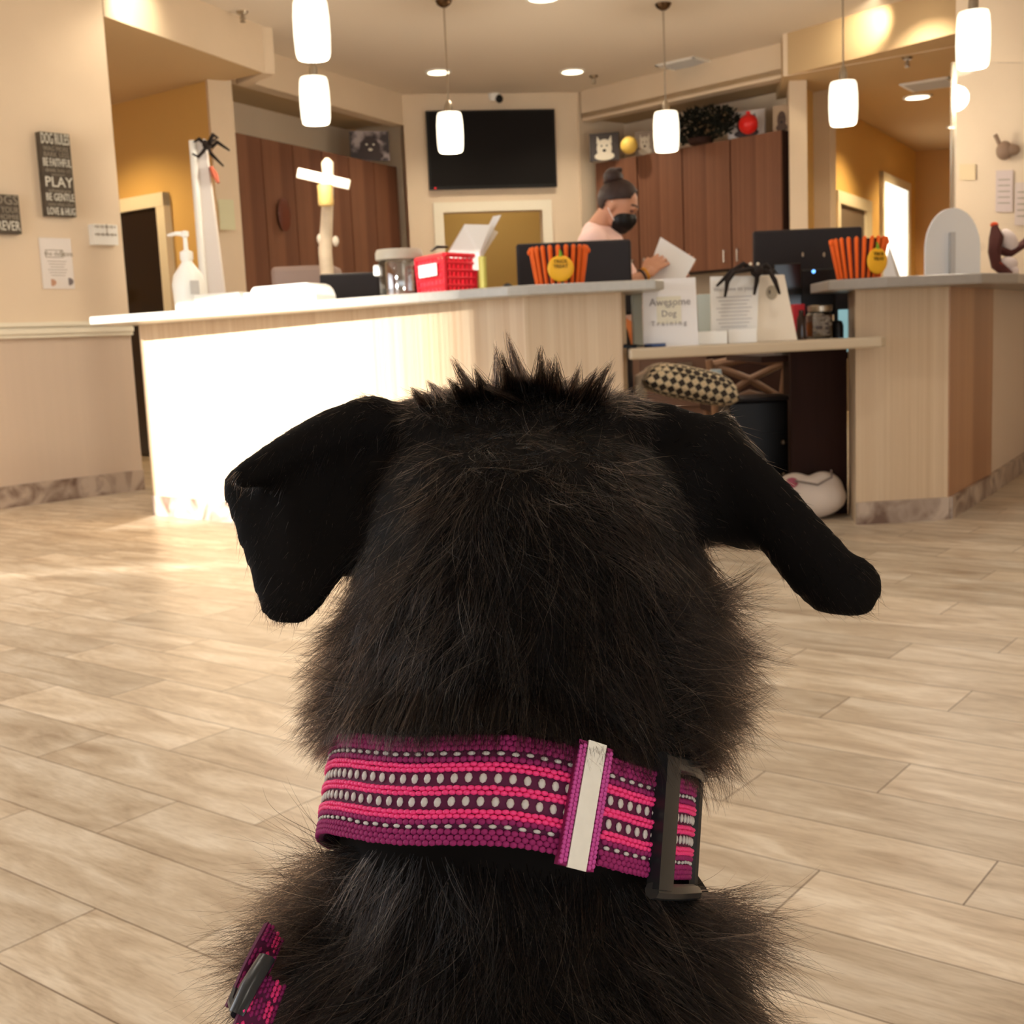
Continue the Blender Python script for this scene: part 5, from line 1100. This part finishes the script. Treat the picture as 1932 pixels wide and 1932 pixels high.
# head, neck and shoulders as rings: pixel rows with left and right edges, depth of centre, depth radius
rings = [(800, 800, 1150, .520, .060), (840, 735, 1215, .515, .082), (900, 712, 1265, .508, .094), (1000, 696, 1300, .497, .098), (1100, 678, 1325, .487, .094), (1200, 648, 1335, .477, .088), (1300, 628, 1338, .470, .084), (1400, 628, 1322, .464, .083), (1480, 640, 1282, .460, .080), (1560, 644, 1268, .456, .079), (1640, 620, 1285, .452, .083), (1710, 560, 1345, .447, .088), (1790, 520, 1380, .440, .096), (1880, 505, 1388, .432, .104), (1980, 500, 1395, .425, .112)]
def ring(cx_, cy_, z_, rx_, ry_, n=36): return [(cx_ + rx_ * math.cos(2 * PI * i / n), cy_ + ry_ * math.sin(2 * PI * i / n), z_) for i in range(n)]
RL = []
for (py, L, R_, yc, ry_) in rings:
    a_, b_ = P(L, py, yc), P(R_, py, yc); RL.append(((a_.x + b_.x) / 2, yc, (a_.z + b_.z) / 2, (b_.x - a_.x) / 2, ry_))
RL += [(-.005, .40, .50, .105, .125), (-.005, .36, .42, .115, .150), (-.005, .30, .34, .120, .17), (-.005, .25, .26, .125, .18), (-.005, .20, .17, .130, .17), (-.005, .17, .09, .12, .14), (-.005, .16, .04, .07, .08)]
vs = []; fs = []
for r_ in RL: vs += ring(*r_)
n = 36
for j in range(len(RL) - 1):
    for i in range(n): a_ = j * n + i; b_ = j * n + (i + 1) % n; fs.append((a_, b_, b_ + n, a_ + n))
fs.append(tuple(range(n))[::-1]); k_ = (len(RL) - 1) * n; fs.append(tuple(range(k_, k_ + n)))
dm.add(vs, fs)
hx = RL[1][0]
# skull dome, flat between the ears
dm.ell(P(975, 850, .525), (.056, .060, .022 + .006), 24)
dm.ell(P(850, 800, .52), (.030, .04, .014), 18); dm.ell(P(1110, 800, .52), (.036, .04, .013), 18)
# muzzle, brows and cheeks (away from the camera)
mz = Vector((hx, .62, .795)); dm.capsule((hx, .54, .80), (hx, .66, .775), .058, .036); dm.ell((hx, .695, .775), (.030, .03, .026), 16); dm.capsule((hx, .56, .765), (hx, .67, .748), .04, .022)
for s in (-1, 1): dm.ell((hx + .034 * s, .585, .828), (.02, .02, .012), 12)
# left ear: broad flap folded down from its outer corner
def flap(pts, yfun, th):
    """closed slab from a pixel outline; yfun gives the depth of each outline point"""
    q = [P(x, y, yfun(x, y)) for x, y in pts]; c = sum(q, Vector()) / len(q); k = len(dm.v); n_ = len(q)
    front = [v + Vector((0, -th, 0)) for v in q]; back = [v + Vector((0, th, 0)) for v in q]
    vs_ = front + back + [c + Vector((0, -th * 1.6, 0)), c + Vector((0, th * 1.2, 0))]; fs_ = []
    for i in range(n_):
        j = (i + 1) % n_; fs_ += [(i, j, 2 * n_), (n_ + j, n_ + i, 2 * n_ + 1), (j, i, n_ + i, n_ + j)]
    dm.add(vs_, fs_)
earL = [(720, 745), (650, 758), (588, 785), (515, 828), (450, 874), (420, 902), (424, 945), (444, 1005), (468, 1075), (488, 1138), (512, 1174), (558, 1182), (606, 1150), (642, 1096), (668, 1035), (688, 950), (715, 860)]
def smooth_outline(p, k=4):
    out = []; n_ = len(p)
    for i in range(n_):
        a, b, c, d = (np.array(p[(i + j - 1) % n_], float) for j in range(4))
        for q in range(k): t = q / k; out.append(tuple(.5 * (2 * b + (c - a) * t + (2 * a - 5 * b + 4 * c - d) * t * t + (3 * b - a - 3 * c + d) * t ** 3)))
    return out
flap(smooth_outline(earL), lambda x, y: .505 - .03 * max(0, (y - 900) / 280) + (.0 if x > 600 else (600 - x) * .00008), .0045)
dm.tube([P(x, y, Y) for x, y, Y in ((790, 812, .515), (700, 800, .505), (620, 822, .500), (540, 858, .497), (470, 895, .494), (440, 908, .490))], [.011, .011, .0098, .0085, .0070, .005], 14)
dm.tube([P(x, y, Y) for x, y, Y in ((810, 850, .52), (745, 860, .512), (715, 910, .506), (705, 980, .497))], [.015, .014, .013, .008], 14)
# right ear: rolled flap flung outwards
dm.tube([P(x, y, Y) for x, y, Y in ((1160, 815, .515), (1250, 812, .505), (1345, 848, .497), (1415, 915, .489), (1478, 992, .481), (1538, 1066, .474), (1588, 1118, .468), (1612, 1142, .466))], [.0080, .0080, .0080, .0082, .0088, .0092, .0082, .0050], 16, flat=1.65)
dm.ell(P(1614, 1108, .467), (.0115, .007, .014), 14)
dm.tube([P(x, y, Y) for x, y, Y in ((1290, 850, .512), (1350, 905, .508), (1400, 960, .503), (1432, 1010, .500), (1442, 1036, .5))], [.026, .022, .019, .012, .004], 16)
dm.tube([P(x, y, Y) for x, y, Y in ((1270, 880, .512), (1310, 970, .506), (1345, 1020, .5))], [.022, .020, .010], 16)
# front legs, haunches, hind feet, tail
for s in (-1, 1):
    cx_ = -.005 + .068 * s
    dm.capsule((cx_, .46, .52), (cx_, .49, .36), .062, .045); dm.capsule((cx_, .49, .36), (cx_, .50, .06), .036, .026); dm.ell((cx_, .525, .028), (.036, .052, .028), 16)
    for k in (-1, 0, 1): dm.ell((cx_ + .018 * k, .566, .02), (.012, .02, .018), 10)
    dm.capsule((cx_ * 1.5, .16, .15), (cx_ * 2.0, .34, .22), .105, .060); dm.capsule((cx_ * 2.0, .34, .22), (cx_ * 2.1, .20, .05), .045, .030); dm.capsule((cx_ * 2.1, .20, .04), (cx_ * 2.1, .37, .03), .030, .030); dm.ell((cx_ * 2.1, .41, .026), (.036, .05, .026), 14)
dm.tube([(-.005, .10, .10), (-.01, -.02, .05), (.03, -.14, .035), (.10, -.22, .03)], [.035, .026, .02, .010], 12)
bo = blob_obj('body', dm, .0036, M_coat, dog, smooth=7)
# face details
m = MB(); m.ell((hx, .722, .785), (.018, .012, .014), 14); m.build('nose', mat('wet_nose', (16, 14, 14), .15), dog, smooth=True)
for s in (-1, 1): m = MB(); m.ell((hx + .036 * s, .600, .815), (.011, .010, .011), 14); m.build('eye', mat('dark_eye', (22, 12, 8), .08), dog, smooth=True)

# ---- collar geometry: a ring through three seen points
cB = P(955, 1500, .372); cLft = P(632, 1502, .455); cRgt = P(1284, 1590, .450)
ccx = (cLft.x + cRgt.x) / 2; ccy = .4535; crx = (cRgt.x - cLft.x) / 2; cry = ccy - cB.y
zs_ = (cLft.z + cRgt.z) / 2; kx = (cRgt.z - cLft.z) / (cRgt.x - cLft.x); ky = (cB.z - zs_ - kx * (cB.x - ccx)) / (cB.y - ccy)
cn = Vector((-kx, -ky, 1)).normalized()
def cpos(th, h, out=0.0):
    """th: 0 at the back, positive to the right; h along the collar's own up"""
    x = ccx + (crx + out) * math.sin(th); y = ccy - (cry + out) * math.cos(th); wob = .0016 * math.sin(5 * th + 1)
    return Vector((x, y, zs_ + kx * (x - ccx) + ky * (y - ccy) + wob)) + cn * h
def cz(x, y): return zs_ + kx * (x - ccx) + ky * (y - ccy)
CW = .0345
M_pur = mat('plum_webbing', (140, 38, 96), .65, spec=.2); M_pink = mat('hot_pink_thread', (236, 56, 128), .5); M_refl = mat('reflective_thread', (190, 188, 184), .4); M_purd = mat('dark_plum_web', (84, 16, 58), .8)  # the darkest plum is the base web beneath the beads
dc = thing('dog_collar', 'wide pink and plum woven collar with reflective dots around the neck of the dog', 'collar', tuple(cpos(0, -CW / 2)))
NT = 160; m = MB(); vs = []; fs = []
for i in range(NT):
    th = 2 * PI * i / NT
    for (h_, o_) in ((-CW / 2, 0), (-CW / 2, .0018), (CW / 2, .0018), (CW / 2, 0)): vs.append(cpos(th, h_, o_))
for i in range(NT):
    j = (i + 1) % NT
    for k in range(4): a_ = i * 4 + k; b_ = i * 4 + (k + 1) % 4; c_ = j * 4 + (k + 1) % 4; d_ = j * 4 + k; fs.append((a_, b_, c_, d_))
m.add(vs, fs, 0)
def beads(m, rows, th0, th1, out, pitch=.0048):
    """rows: (height, kind) ; kinds p plum, k pink, W big reflective, w small reflective"""
    arc = np.linspace(th0, th1, 400); pts_ = np.array([cpos(t, 0, out) for t in arc]); s_ = np.concatenate([[0], np.cumsum(np.linalg.norm(np.diff(pts_, axis=0), axis=1))])
    tot = s_[-1]; rnd = random.Random(11)
    unit = MB(); unit.ell((0, 0, 0), 1, 8); U = np.array(unit.v); FF = unit.f
    for (h, kind) in rows:
        step = pitch if kind in 'Ww' else pitch / 2
        off = {'p': 0, 'P': .25, 'k': 0, 'K': .25, 'W': .5, 'w': .5}[kind] * pitch
        nb = int(tot / step)
        for q in range(nb):
            sv = q * step + off
            if sv > tot: continue
            th = float(np.interp(sv, s_, arc)); jit = rnd.uniform(-.00015, .00015)
            a0 = cpos(th, h * .001 - CW / 2 + jit, out); dth = cpos(th + .01, h * .001 - CW / 2, out) - cpos(th - .01, h * .001 - CW / 2, out); e1 = np.array(dth.normalized()); e3 = np.array(cn); e2 = np.cross(e3, e1)
            size = {'p': (.00135, .0009, .00105), 'P': (.00135, .0009, .00105), 'k': (.00145, .0012, .00088), 'K': (.00145, .0012, .00088), 'W': (.00135, .0007, .00165), 'w': (.0014, .0007, .0007)}[kind]
            V = U * np.array(size); V = np.array(a0) + V[:, :1] * e1 + V[:, 1:2] * e2 + V[:, 2:] * e3
            m.add([tuple(v) for v in V], FF, {'p': 1, 'P': 1, 'k': 2, 'K': 2, 'W': 3, 'w': 3}[kind])
ROWS = [(0.6, 'p'), (2.2, 'P'), (3.9, 'p'), (5.6, 'w'), (7.2, 'P'), (8.7, 'k'), (10.2, 'K'), (13.3, 'W'), (16.2, 'k'), (17.7, 'K'), (20.8, 'W'), (23.6, 'k'), (25.1, 'K'), (26.9, 'p'), (28.7, 'w'), (30.6, 'P'), (32.2, 'p'), (33.9, 'P')]
beads(m, ROWS, -2.0, 2.0, .0022)
wb_ = m.build('webbing', [M_purd, M_pur, M_pink, M_refl], dc, recalc=False); wb_.data.polygons.foreach_set('use_smooth', [True] * len(wb_.data.polygons))
def cpatch(name, th0, th1, h0, h1, o0, o1, mtl, parent, n=24, skew=0.0):
    m = MB(); vs = []; fs = []
    for i in range(n + 1):
        t_ = th0 + (th1 - th0) * i / n
        for (h_, o_) in ((h0, o0), (h0, o1), (h1, o1), (h1, o0)): vs.append(cpos(t_ + skew * h_ / CW, h_, o_))
    for i in range(n):
        for k in range(4): a_ = i * 4 + k; b_ = i * 4 + (k + 1) % 4; fs.append((a_, b_, b_ + 4, a_ + 4))
    fs.append((3, 2, 1, 0)); k_ = n * 4; fs.append((k_, k_ + 1, k_ + 2, k_ + 3)); m.add(vs, fs); return m.build(name, mtl, parent, smooth=False)
def th_at(px): return math.asin(max(-1, min(1, (P(px, 1520, .41).x - ccx) / crx)))
k0, k1 = th_at(1058), th_at(1114)
keep = cpatch('keeper_loop', k0, k1, -CW / 2 - .003, CW / 2 + .0025, .001, .0052, M_pur, dc, skew=.04)
m = MB(); unit = MB(); unit.ell((0, 0, 0), 1, 6); U = np.array(unit.v)
for col, fr in enumerate((.06, .16, .84, .94)):
    for q in range(26):
        h = -CW / 2 - .002 + (CW + .0035) * (q + .5 * (col % 2)) / 26; t_ = k0 + (k1 - k0) * fr; c = np.array(cpos(t_ + .04 * h / CW, h, .0056)); m.add([tuple(c + u * np.array((.0008, .0007, .00095))) for u in U], unit.f)
m.build('edge_weave', mat('orchid_thread', (190, 70, 150), .6), keep, smooth=True)
cpatch('reflective_stripe', k0 + (k1 - k0) * .24, k0 + (k1 - k0) * .76, -CW / 2 - .0035, CW / 2 + .003, .005, .0060, mat('reflective_tape', (228, 226, 216), .35, noise=.04, nscale=300), keep, skew=.04)
# second layer of webbing and the slide buckle on the right
b0, b1 = th_at(1200), 1.36
sl = cpatch('webbing_end', k1, b1, -CW / 2 + .0005, CW / 2 - .0005, .002, .0040, M_purd, dc)
m = MB(); beads(m, ROWS, k1 + .01, b1, .0044); o = m.build('woven_beads', [M_purd, M_pur, M_pink, M_refl], sl, recalc=False); o.data.polygons.foreach_set('use_smooth', [True] * len(o.data.polygons))
bk = cpatch('slide_buckle', th_at(1202), th_at(1228), -CW / 2 - .004, CW / 2 + .004, .004, .0095, mat('satin_black', (30, 34, 38), .28), dc, 8)
m = MB()
for h_ in (-CW / 2 - .0045, CW / 2 + .0045):
    m.tube([cpos(t_, h_, .0065) for t_ in np.linspace(th_at(1202), 1.40, 9)], .0028, 8)
m.tube([cpos(1.40, h_, .0045) for h_ in np.linspace(-CW / 2 - .0045, CW / 2 + .0045, 5)], .0028, 8)
o = m.build('buckle_frame', mat('satin_black', ()), bk, smooth=True)

# harness strap on the left flank and its end on the right
hs = thing('harness', 'pink woven harness strap with a black slider at the lower left of the dog', 'harness', tuple(P(470, 1850, .40)))
def strap(pts, wid, parent, name='strap', th=.002, vis=True):
    pts = [Vector(p) for p in pts]; m = MB(); vs = []; fs = []
    for i, p_ in enumerate(pts):
        d_ = (pts[min(i + 1, len(pts) - 1)] - pts[max(i - 1, 0)]).normalized(); sd2 = d_.cross(Vector((.45, -.9, .1))).normalized(); nr2 = d_.cross(sd2).normalized()
        if nr2.y > 0: nr2 = -nr2
        for (a_, b_) in ((-1, 0), (1, 0), (1, 1), (-1, 1)): vs.append(p_ + sd2 * wid / 2 * a_ + nr2 * th * b_)
    for i in range(len(pts) - 1):
        for k in range(4): a_ = i * 4 + k; b_ = i * 4 + (k + 1) % 4; fs.append((a_, b_, b_ + 4, a_ + 4))
    m.add(vs, fs)
    unit = MB(); unit.ell((0, 0, 0), 1, 6); U = np.array(unit.v)
    for i in range(len(pts) - 1):
        p_, q_ = pts[i], pts[i + 1]; d_ = (q_ - p_); L_ = d_.length; dn_ = d_.normalized(); sd2 = dn_.cross(Vector((.45, -.9, .1))).normalized(); nr2 = dn_.cross(sd2).normalized()
        if nr2.y > 0: nr2 = -nr2
        nb = int(L_ / .0021)
        for q in range(nb):
            for c in range(int(wid / .0016)):
                ctr = p_ + dn_ * (q + .5 * (c % 2)) * .0021 + sd2 * ((c + .5) * .0016 - wid / 2) + nr2 * th
                m.add([tuple(ctr + dn_ * u[0] * .0013 + sd2 * u[1] * .0008 + nr2 * u[2] * .0008) for u in U], unit.f, 1 + (c % 5 in (1, 2)))
    return m.build(name, [M_purd, M_pur, M_pink], parent, recalc=False, smooth=False)
strap([P(512, 1762, .412), P(494, 1800, .402), P(476, 1840, .396), P(462, 1875, .392), P(448, 1905, .390)], .010, hs)
strap([P(506, 1850, .392), P(490, 1890, .386), P(474, 1935, .380), P(455, 1990, .376), P(440, 2060, .37)], .013, hs)
m = MB(); m.tube([P(504, 1806, .394), P(470, 1862, .385), P(446, 1912, .380)], [.0035, .0038, .0035], 10, flat=.6); m.tube([P(446, 1912, .380), P(440, 1890, .386), P(450, 1862, .392)], .002, 8); m.build('slider', mat('satin_black', ()), hs, smooth=True)
m = MB(); m.tube([P(1398, 1930, .43), P(1440, 1926, .43), P(1460, 1960, .43), P(1450, 2050, .43)], [.004, .004, .005, .006], 8, flat=.5); m.build('side_clip', M_black, hs, smooth=True)

# ------------------------------------------------------------------ fur
def proj_np(p):
    v = p - CP; wv = v @ Fw; return 966 + FPX * (v @ IX) / wv, 966 - FPX * (v @ IU) / wv
me = bo.data; nv = len(me.vertices); co = np.empty(nv * 3); me.vertices.foreach_get('co', co); co = co.reshape(-1, 3) + np.array(world_loc(bo))
me.calc_loop_triangles(); nt_ = len(me.loop_triangles); tri = np.empty(nt_ * 3, dtype=np.int32); me.loop_triangles.foreach_get('vertices', tri); tri = tri.reshape(-1, 3)
vn = np.empty(nv * 3); me.vertices.foreach_get('normal', vn); vn = vn.reshape(-1, 3)
A_, B_, C_ = co[tri[:, 0]], co[tri[:, 1]], co[tri[:, 2]]; fn = np.cross(B_ - A_, C_ - A_); ar = np.linalg.norm(fn, axis=1) / 2; fn /= (np.linalg.norm(fn, axis=1)[:, None] + 1e-12)
cen = (A_ + B_ + C_) / 3; tx, ty = proj_np(cen); view = CP - cen; view /= np.linalg.norm(view, axis=1)[:, None]; facing = (fn * view).sum(1)
seen = (ty < 2050) & (cen[:, 2] > .45)
dens = np.where(seen & (facing > -.35), 1.0, .10); dens = np.where(seen & (facing <= -.35), .25, dens)
rng = np.random.default_rng(5)
NH = 150000
idx = rng.choice(nt_, NH, p=ar * dens / (ar * dens).sum()); r1 = np.sqrt(rng.random(NH)); r2 = rng.random(NH)
w0, w1, w2 = 1 - r1, r1 * (1 - r2), r1 * r2
root = A_[idx] * w0[:, None] + B_[idx] * w1[:, None] + C_[idx] * w2[:, None]
nr_ = vn[tri[idx, 0]] * w0[:, None] + vn[tri[idx, 1]] * w1[:, None] + vn[tri[idx, 2]] * w2[:, None]; nr_ /= np.linalg.norm(nr_, axis=1)[:, None]
px_, py_ = proj_np(root)
# drop roots under the collar
hcol = (root - np.array(cpos(0, 0))) ; zc_ = np.array([cz(x, y) for x, y in root[:, :2]]); hrel = (root[:, 2] - zc_) * cn.z
incol = (np.abs(hrel) < CW / 2 + .001) & (root[:, 2] > .6)
def sstep(a, b, x): t = np.clip((x - a) / (b - a), 0, 1); return t * t * (3 - 2 * t)
keepm = ~incol; root, nr_, px_, py_, hrel = root[keepm], nr_[keepm], px_[keepm], py_[keepm], hrel[keepm]; N = len(root)
ear_l = (px_ < 700 - .10 * (py_ - 750)) & (py_ < 1195) & (root[:, 1] > .455); ear_l &= (px_ < 690) & ((py_ < 1000) | (px_ < 668 - .35 * np.maximum(0, py_ - 1040)))
ear_r = ((px_ > 1345) & (py_ < 1200)) | ((px_ > 1230) & (py_ < 870) & (px_ > 1230 + 1.3 * (py_ - 780)))
ear = ear_l | ear_r
legs_ = root[:, 2] < .45
# lengths
guard = rng.random(N) < .26                                   # long outer hairs over a shorter undercoat
Lh = np.where(guard, .036, .021)
Lh = np.where(py_ < 930, Lh * (.45 + .55 * sstep(820, 930, py_)), Lh)
sidehead = ((px_ < 800) | (px_ > 1190)) & (py_ < 1010) & ~ear; Lh = np.where(sidehead, .0085, Lh)
Lh = np.where(ear, np.where(rng.random(N) < .08, .010, .0042), Lh)
tuft = (py_ < 815) & (px_ > 850) & (px_ < 1150) & ~ear; Lh = np.where(tuft, .008, Lh)
side = (py_ > 1110) & (py_ < 1560) & ((px_ < 680) | (px_ > 1235)) & ~ear; Lh = np.where(side, np.where(px_ > 1235, .032, .025), Lh)
below = hrel < 0; bel = below & (py_ > 1500) & ~legs_; Lh = np.where(bel, np.where(guard, .044, .028), Lh)
Lh = np.where(legs_, .018, Lh)
Lh *= rng.uniform(.65, 1.25, N)
gap = hrel - CW / 2; near_c = (~below) & (gap < .06) & (root[:, 2] > .6)
Lh = np.where(near_c, np.minimum(Lh, gap * 1.10 + rng.uniform(.003, .015, N)), Lh)
# direction field
cxn = ccx; ox = (root[:, 0] - cxn)
g = np.zeros((N, 3)); g[:, 2] = -1.0; g[:, 1] = -.12; g[:, 0] = ox * 6.0
g[tuft] = np.array([0, -.5, .4]); g[tuft, 0] = (root[tuft, 0] - P(985, 760, .52).x) * 22
g[sidehead] = np.array([0, -.3, -.6]); g[sidehead, 0] = np.sign(ox[sidehead]) * .8
tl_ = np.array(P(540, 1160, .48)) - np.array(P(640, 800, .5)); tl_ /= np.linalg.norm(tl_); g[ear_l] = tl_
tr_ = np.array(P(1600, 1150, .47)) - np.array(P(1300, 800, .5)); tr_ /= np.linalg.norm(tr_); g[ear_r] = tr_
rs = side & (px_ > 1235); g[rs] = np.array([1.0, -.15, -.22]); ls = side & (px_ < 680); g[ls] = np.array([-1.0, -.1, -.34])
bs = bel; g[bs, 0] = ox[bs] * 13; g[bs, 1] = -.35; g[bs, 2] = -1.0
shl = bel & (px_ < 680) & (py_ < 1830); g[shl] = np.array([-1.0, -.2, -.02]); shr = bel & (px_ > 1250) & (py_ < 1790); g[shr] = np.array([1.0, -.2, -.05])
# locks: slow swirls, then a direction of its own for every lock
f1 = np.sin(root[:, 0] * 95 + root[:, 2] * 40) + np.sin(root[:, 2] * 130 - root[:, 0] * 60 + 2); g[:, 0] += np.where(ear | tuft | rs | ls, .05, .20) * f1
csz = np.where(bel | (py_ > 1000), .0085, .006)[:, None]
key = np.floor((root + rng.normal(0, .0012, (N, 3))) / csz).astype(np.int64); hsh = key[:, 0] * 73856093 ^ key[:, 1] * 19349663 ^ key[:, 2] * 83492791
u_, first, inv = np.unique(hsh, return_index=True, return_inverse=True); lead = first[inv.ravel()]
lockd = rng.normal(0, .22, (N, 3)); g += np.where(ear, .1, 1)[:, None] * lockd[lead]
g /= np.linalg.norm(g, axis=1)[:, None]
dn = (g * nr_).sum(1)[:, None]; tang = g - nr_ * dn; tang /= (np.linalg.norm(tang, axis=1)[:, None] + 1e-9)
lift = np.full(N, .30); lift[ear] = .16; lift[tuft] = .5; lift[sidehead] = .22; lift[side] = .80; lift[bel] = .40; lift[near_c & ~side] = .46; lift[legs_] = .3; lift[shl | shr] = .85
lift = lift * rng.uniform(.5, 1.5, N) * (1 + .6 * rng.normal(0, .5, N)[lead]).clip(.3, 2)
d0 = tang + nr_ * lift[:, None] + rng.normal(0, .13, (N, 3)); d0 /= np.linalg.norm(d0, axis=1)[:, None]
K = 8; pts = np.zeros((N, K, 3)); pts[:, 0] = root - nr_ * .0008; cur = d0.copy(); seg = (Lh / (K - 1))[:, None]
bend = np.where(ear | tuft, .02, .09)[:, None]
curl = (rng.normal(0, .13, (N, 3)) + .10 * lockd[lead]) * np.where(ear, .3, 1)[:, None]; wfreq = rng.uniform(.6, 1.3, N)[:, None]; wph = rng.uniform(0, 6.28, N)[:, None]; wax = np.cross(g, nr_)
for k in range(1, K):
    cur = cur + (g - nr_ * (g * nr_).sum(1)[:, None] * .6) * bend + curl * .45 + wax * np.sin(wph + wfreq * k) * np.where(ear, .02, .14)[:, None]; cur /= np.linalg.norm(cur, axis=1)[:, None]; pts[:, k] = pts[:, k - 1] + cur * seg
cl = np.where(ear, .0, np.where(side, .85, np.where(guard, .60, .72))) * rng.uniform(.3, 1.15, N); cl = np.where(rng.random(N) < .12, 0, cl)
for k in range(1, K):
    t_ = (k / (K - 1)) ** 1.2; tgt_ = pts[lead, k] + (pts[:, 0] - pts[lead, 0]) * .10; wgt = (cl * t_)[:, None]; pts[:, k] = pts[:, k] * (1 - wgt) + tgt_ * wgt
rad = np.linspace(1, .10, K)[None, :] * np.where(ear, .00009, np.where(guard, .000125, .00010))[:, None] * rng.uniform(.7, 1.3, N)[:, None]
# the crest on top of the head: pointed locks
tp = []; tr2 = []
LOCKS = [(905, 764, 860, 688, 60), (925, 760, 897, 702, 50), (945, 760, 936, 664, 45), (968, 758, 948, 676, 60), (992, 756, 961, 648, 70), (1003, 758, 984, 698, 40), (1020, 758, 1020, 668, 60), (1034, 760, 1036, 690, 60), (1052, 762, 1050, 684, 50), (1070, 768, 1092, 698, 60), (1086, 772, 1122, 706, 70), (1098, 776, 1148, 694, 70), (1112, 784, 1153, 716, 60), (842, 768, 812, 726, 60), (880, 764, 850, 722, 60), (815, 776, 780, 738, 60), (960, 764, 905, 724, 70), (1040, 766, 1068, 722, 70), (1010, 762, 1004, 716, 90), (975, 762, 968, 712, 90), (1130, 790, 1170, 748, 60), (1000, 770, 925, 735, 80), (1060, 775, 1110, 735, 80)]
for (xr, yr_2, xt, yt, cnt) in LOCKS:
    R0_ = np.array(P(xr, yr_2, .505)); T0_ = np.array(P(xt, yt, .495 + random.uniform(-.02, .02)))
    for q in range(cnt * 2):
        r0 = R0_ + rng.normal(0, 1, 3) * np.array([.0030, .006, .0015]); t0_ = R0_ + (T0_ - R0_) * rng.uniform(.65, 1.2) + rng.normal(0, .0006, 3)
        mid = (r0 + t0_) / 2 + rng.normal(0, .0014, 3) + np.array([0, -.002, .002]); tt = np.linspace(0, 1, K)[:, None]
        tp.append((1 - tt) ** 2 * r0 + 2 * tt * (1 - tt) * mid + tt ** 2 * t0_); tr2.append(np.linspace(1, .15, K) * .00016)
for q in range(900):
    x = rng.uniform(800, 1170); r0 = np.array(P(x, rng.uniform(765, 800), .50)) + np.array([0, rng.uniform(-.03, .03), 0]); d_ = np.array([(x - 985) / 150 + rng.normal(0, .5), rng.normal(-.1, .5), 1]); d_ /= np.linalg.norm(d_); ln = rng.uniform(.003, .009)
    tt = np.linspace(0, 1, K)[:, None]; tp.append(r0 + d_ * ln * tt + rng.normal(0, .002, 3) * tt ** 2); tr2.append(np.linspace(1, .12, K) * .00009)
# locks hanging over the upper edge of the collar
for q in range(420):
    th = rng.normal(-.25, .55) if q % 3 else rng.uniform(-1.35, 1.35)
    th = float(np.clip(th, -1.4, 1.4)); hl = rng.uniform(-.001, .010) * (1.0 if -.9 < th < .35 else .55); dth_ = rng.normal(.02, .05)
    for j in range(7):
        t1_ = th + rng.normal(0, .012); a0_ = np.array(cpos(t1_, CW / 2 + rng.uniform(.006, .018), -.001)); m0_ = np.array(cpos(t1_ + dth_ * .5, CW / 2 + .001, .0055 + rng.uniform(0, .002))); e0_ = np.array(cpos(t1_ + dth_ + rng.normal(0, .008), CW / 2 - hl * rng.uniform(.5, 1.2), .0048 + rng.uniform(0, .002)))
        tt = np.linspace(0, 1, K)[:, None]; tp.append((1 - tt) ** 2 * a0_ + 2 * tt * (1 - tt) * m0_ + tt ** 2 * e0_); tr2.append(np.linspace(1, .12, K) * .00010)
pts = np.concatenate([pts, np.array(tp)]); rad = np.concatenate([rad, np.array(tr2)]); N = len(pts)
perm = rng.permutation(N); pts = pts[perm]; rad = rad[perm]
cvs = bpy.data.hair_curves.new('fur'); cvs.add_curves([K] * N)
cvs.attributes['position'].data.foreach_set('vector', (pts - np.array(dog.location)).reshape(-1).astype(np.float32))
ra = cvs.attributes.get('radius') or cvs.attributes.new('radius', 'FLOAT', 'POINT'); ra.data.foreach_set('value', rad.reshape(-1).astype(np.float32))
cvs.materials.append(hairm); fo = bpy.data.objects.new('fur', cvs); COL.objects.link(fo); fo.parent = dog; fo['kind'] = 'stuff'
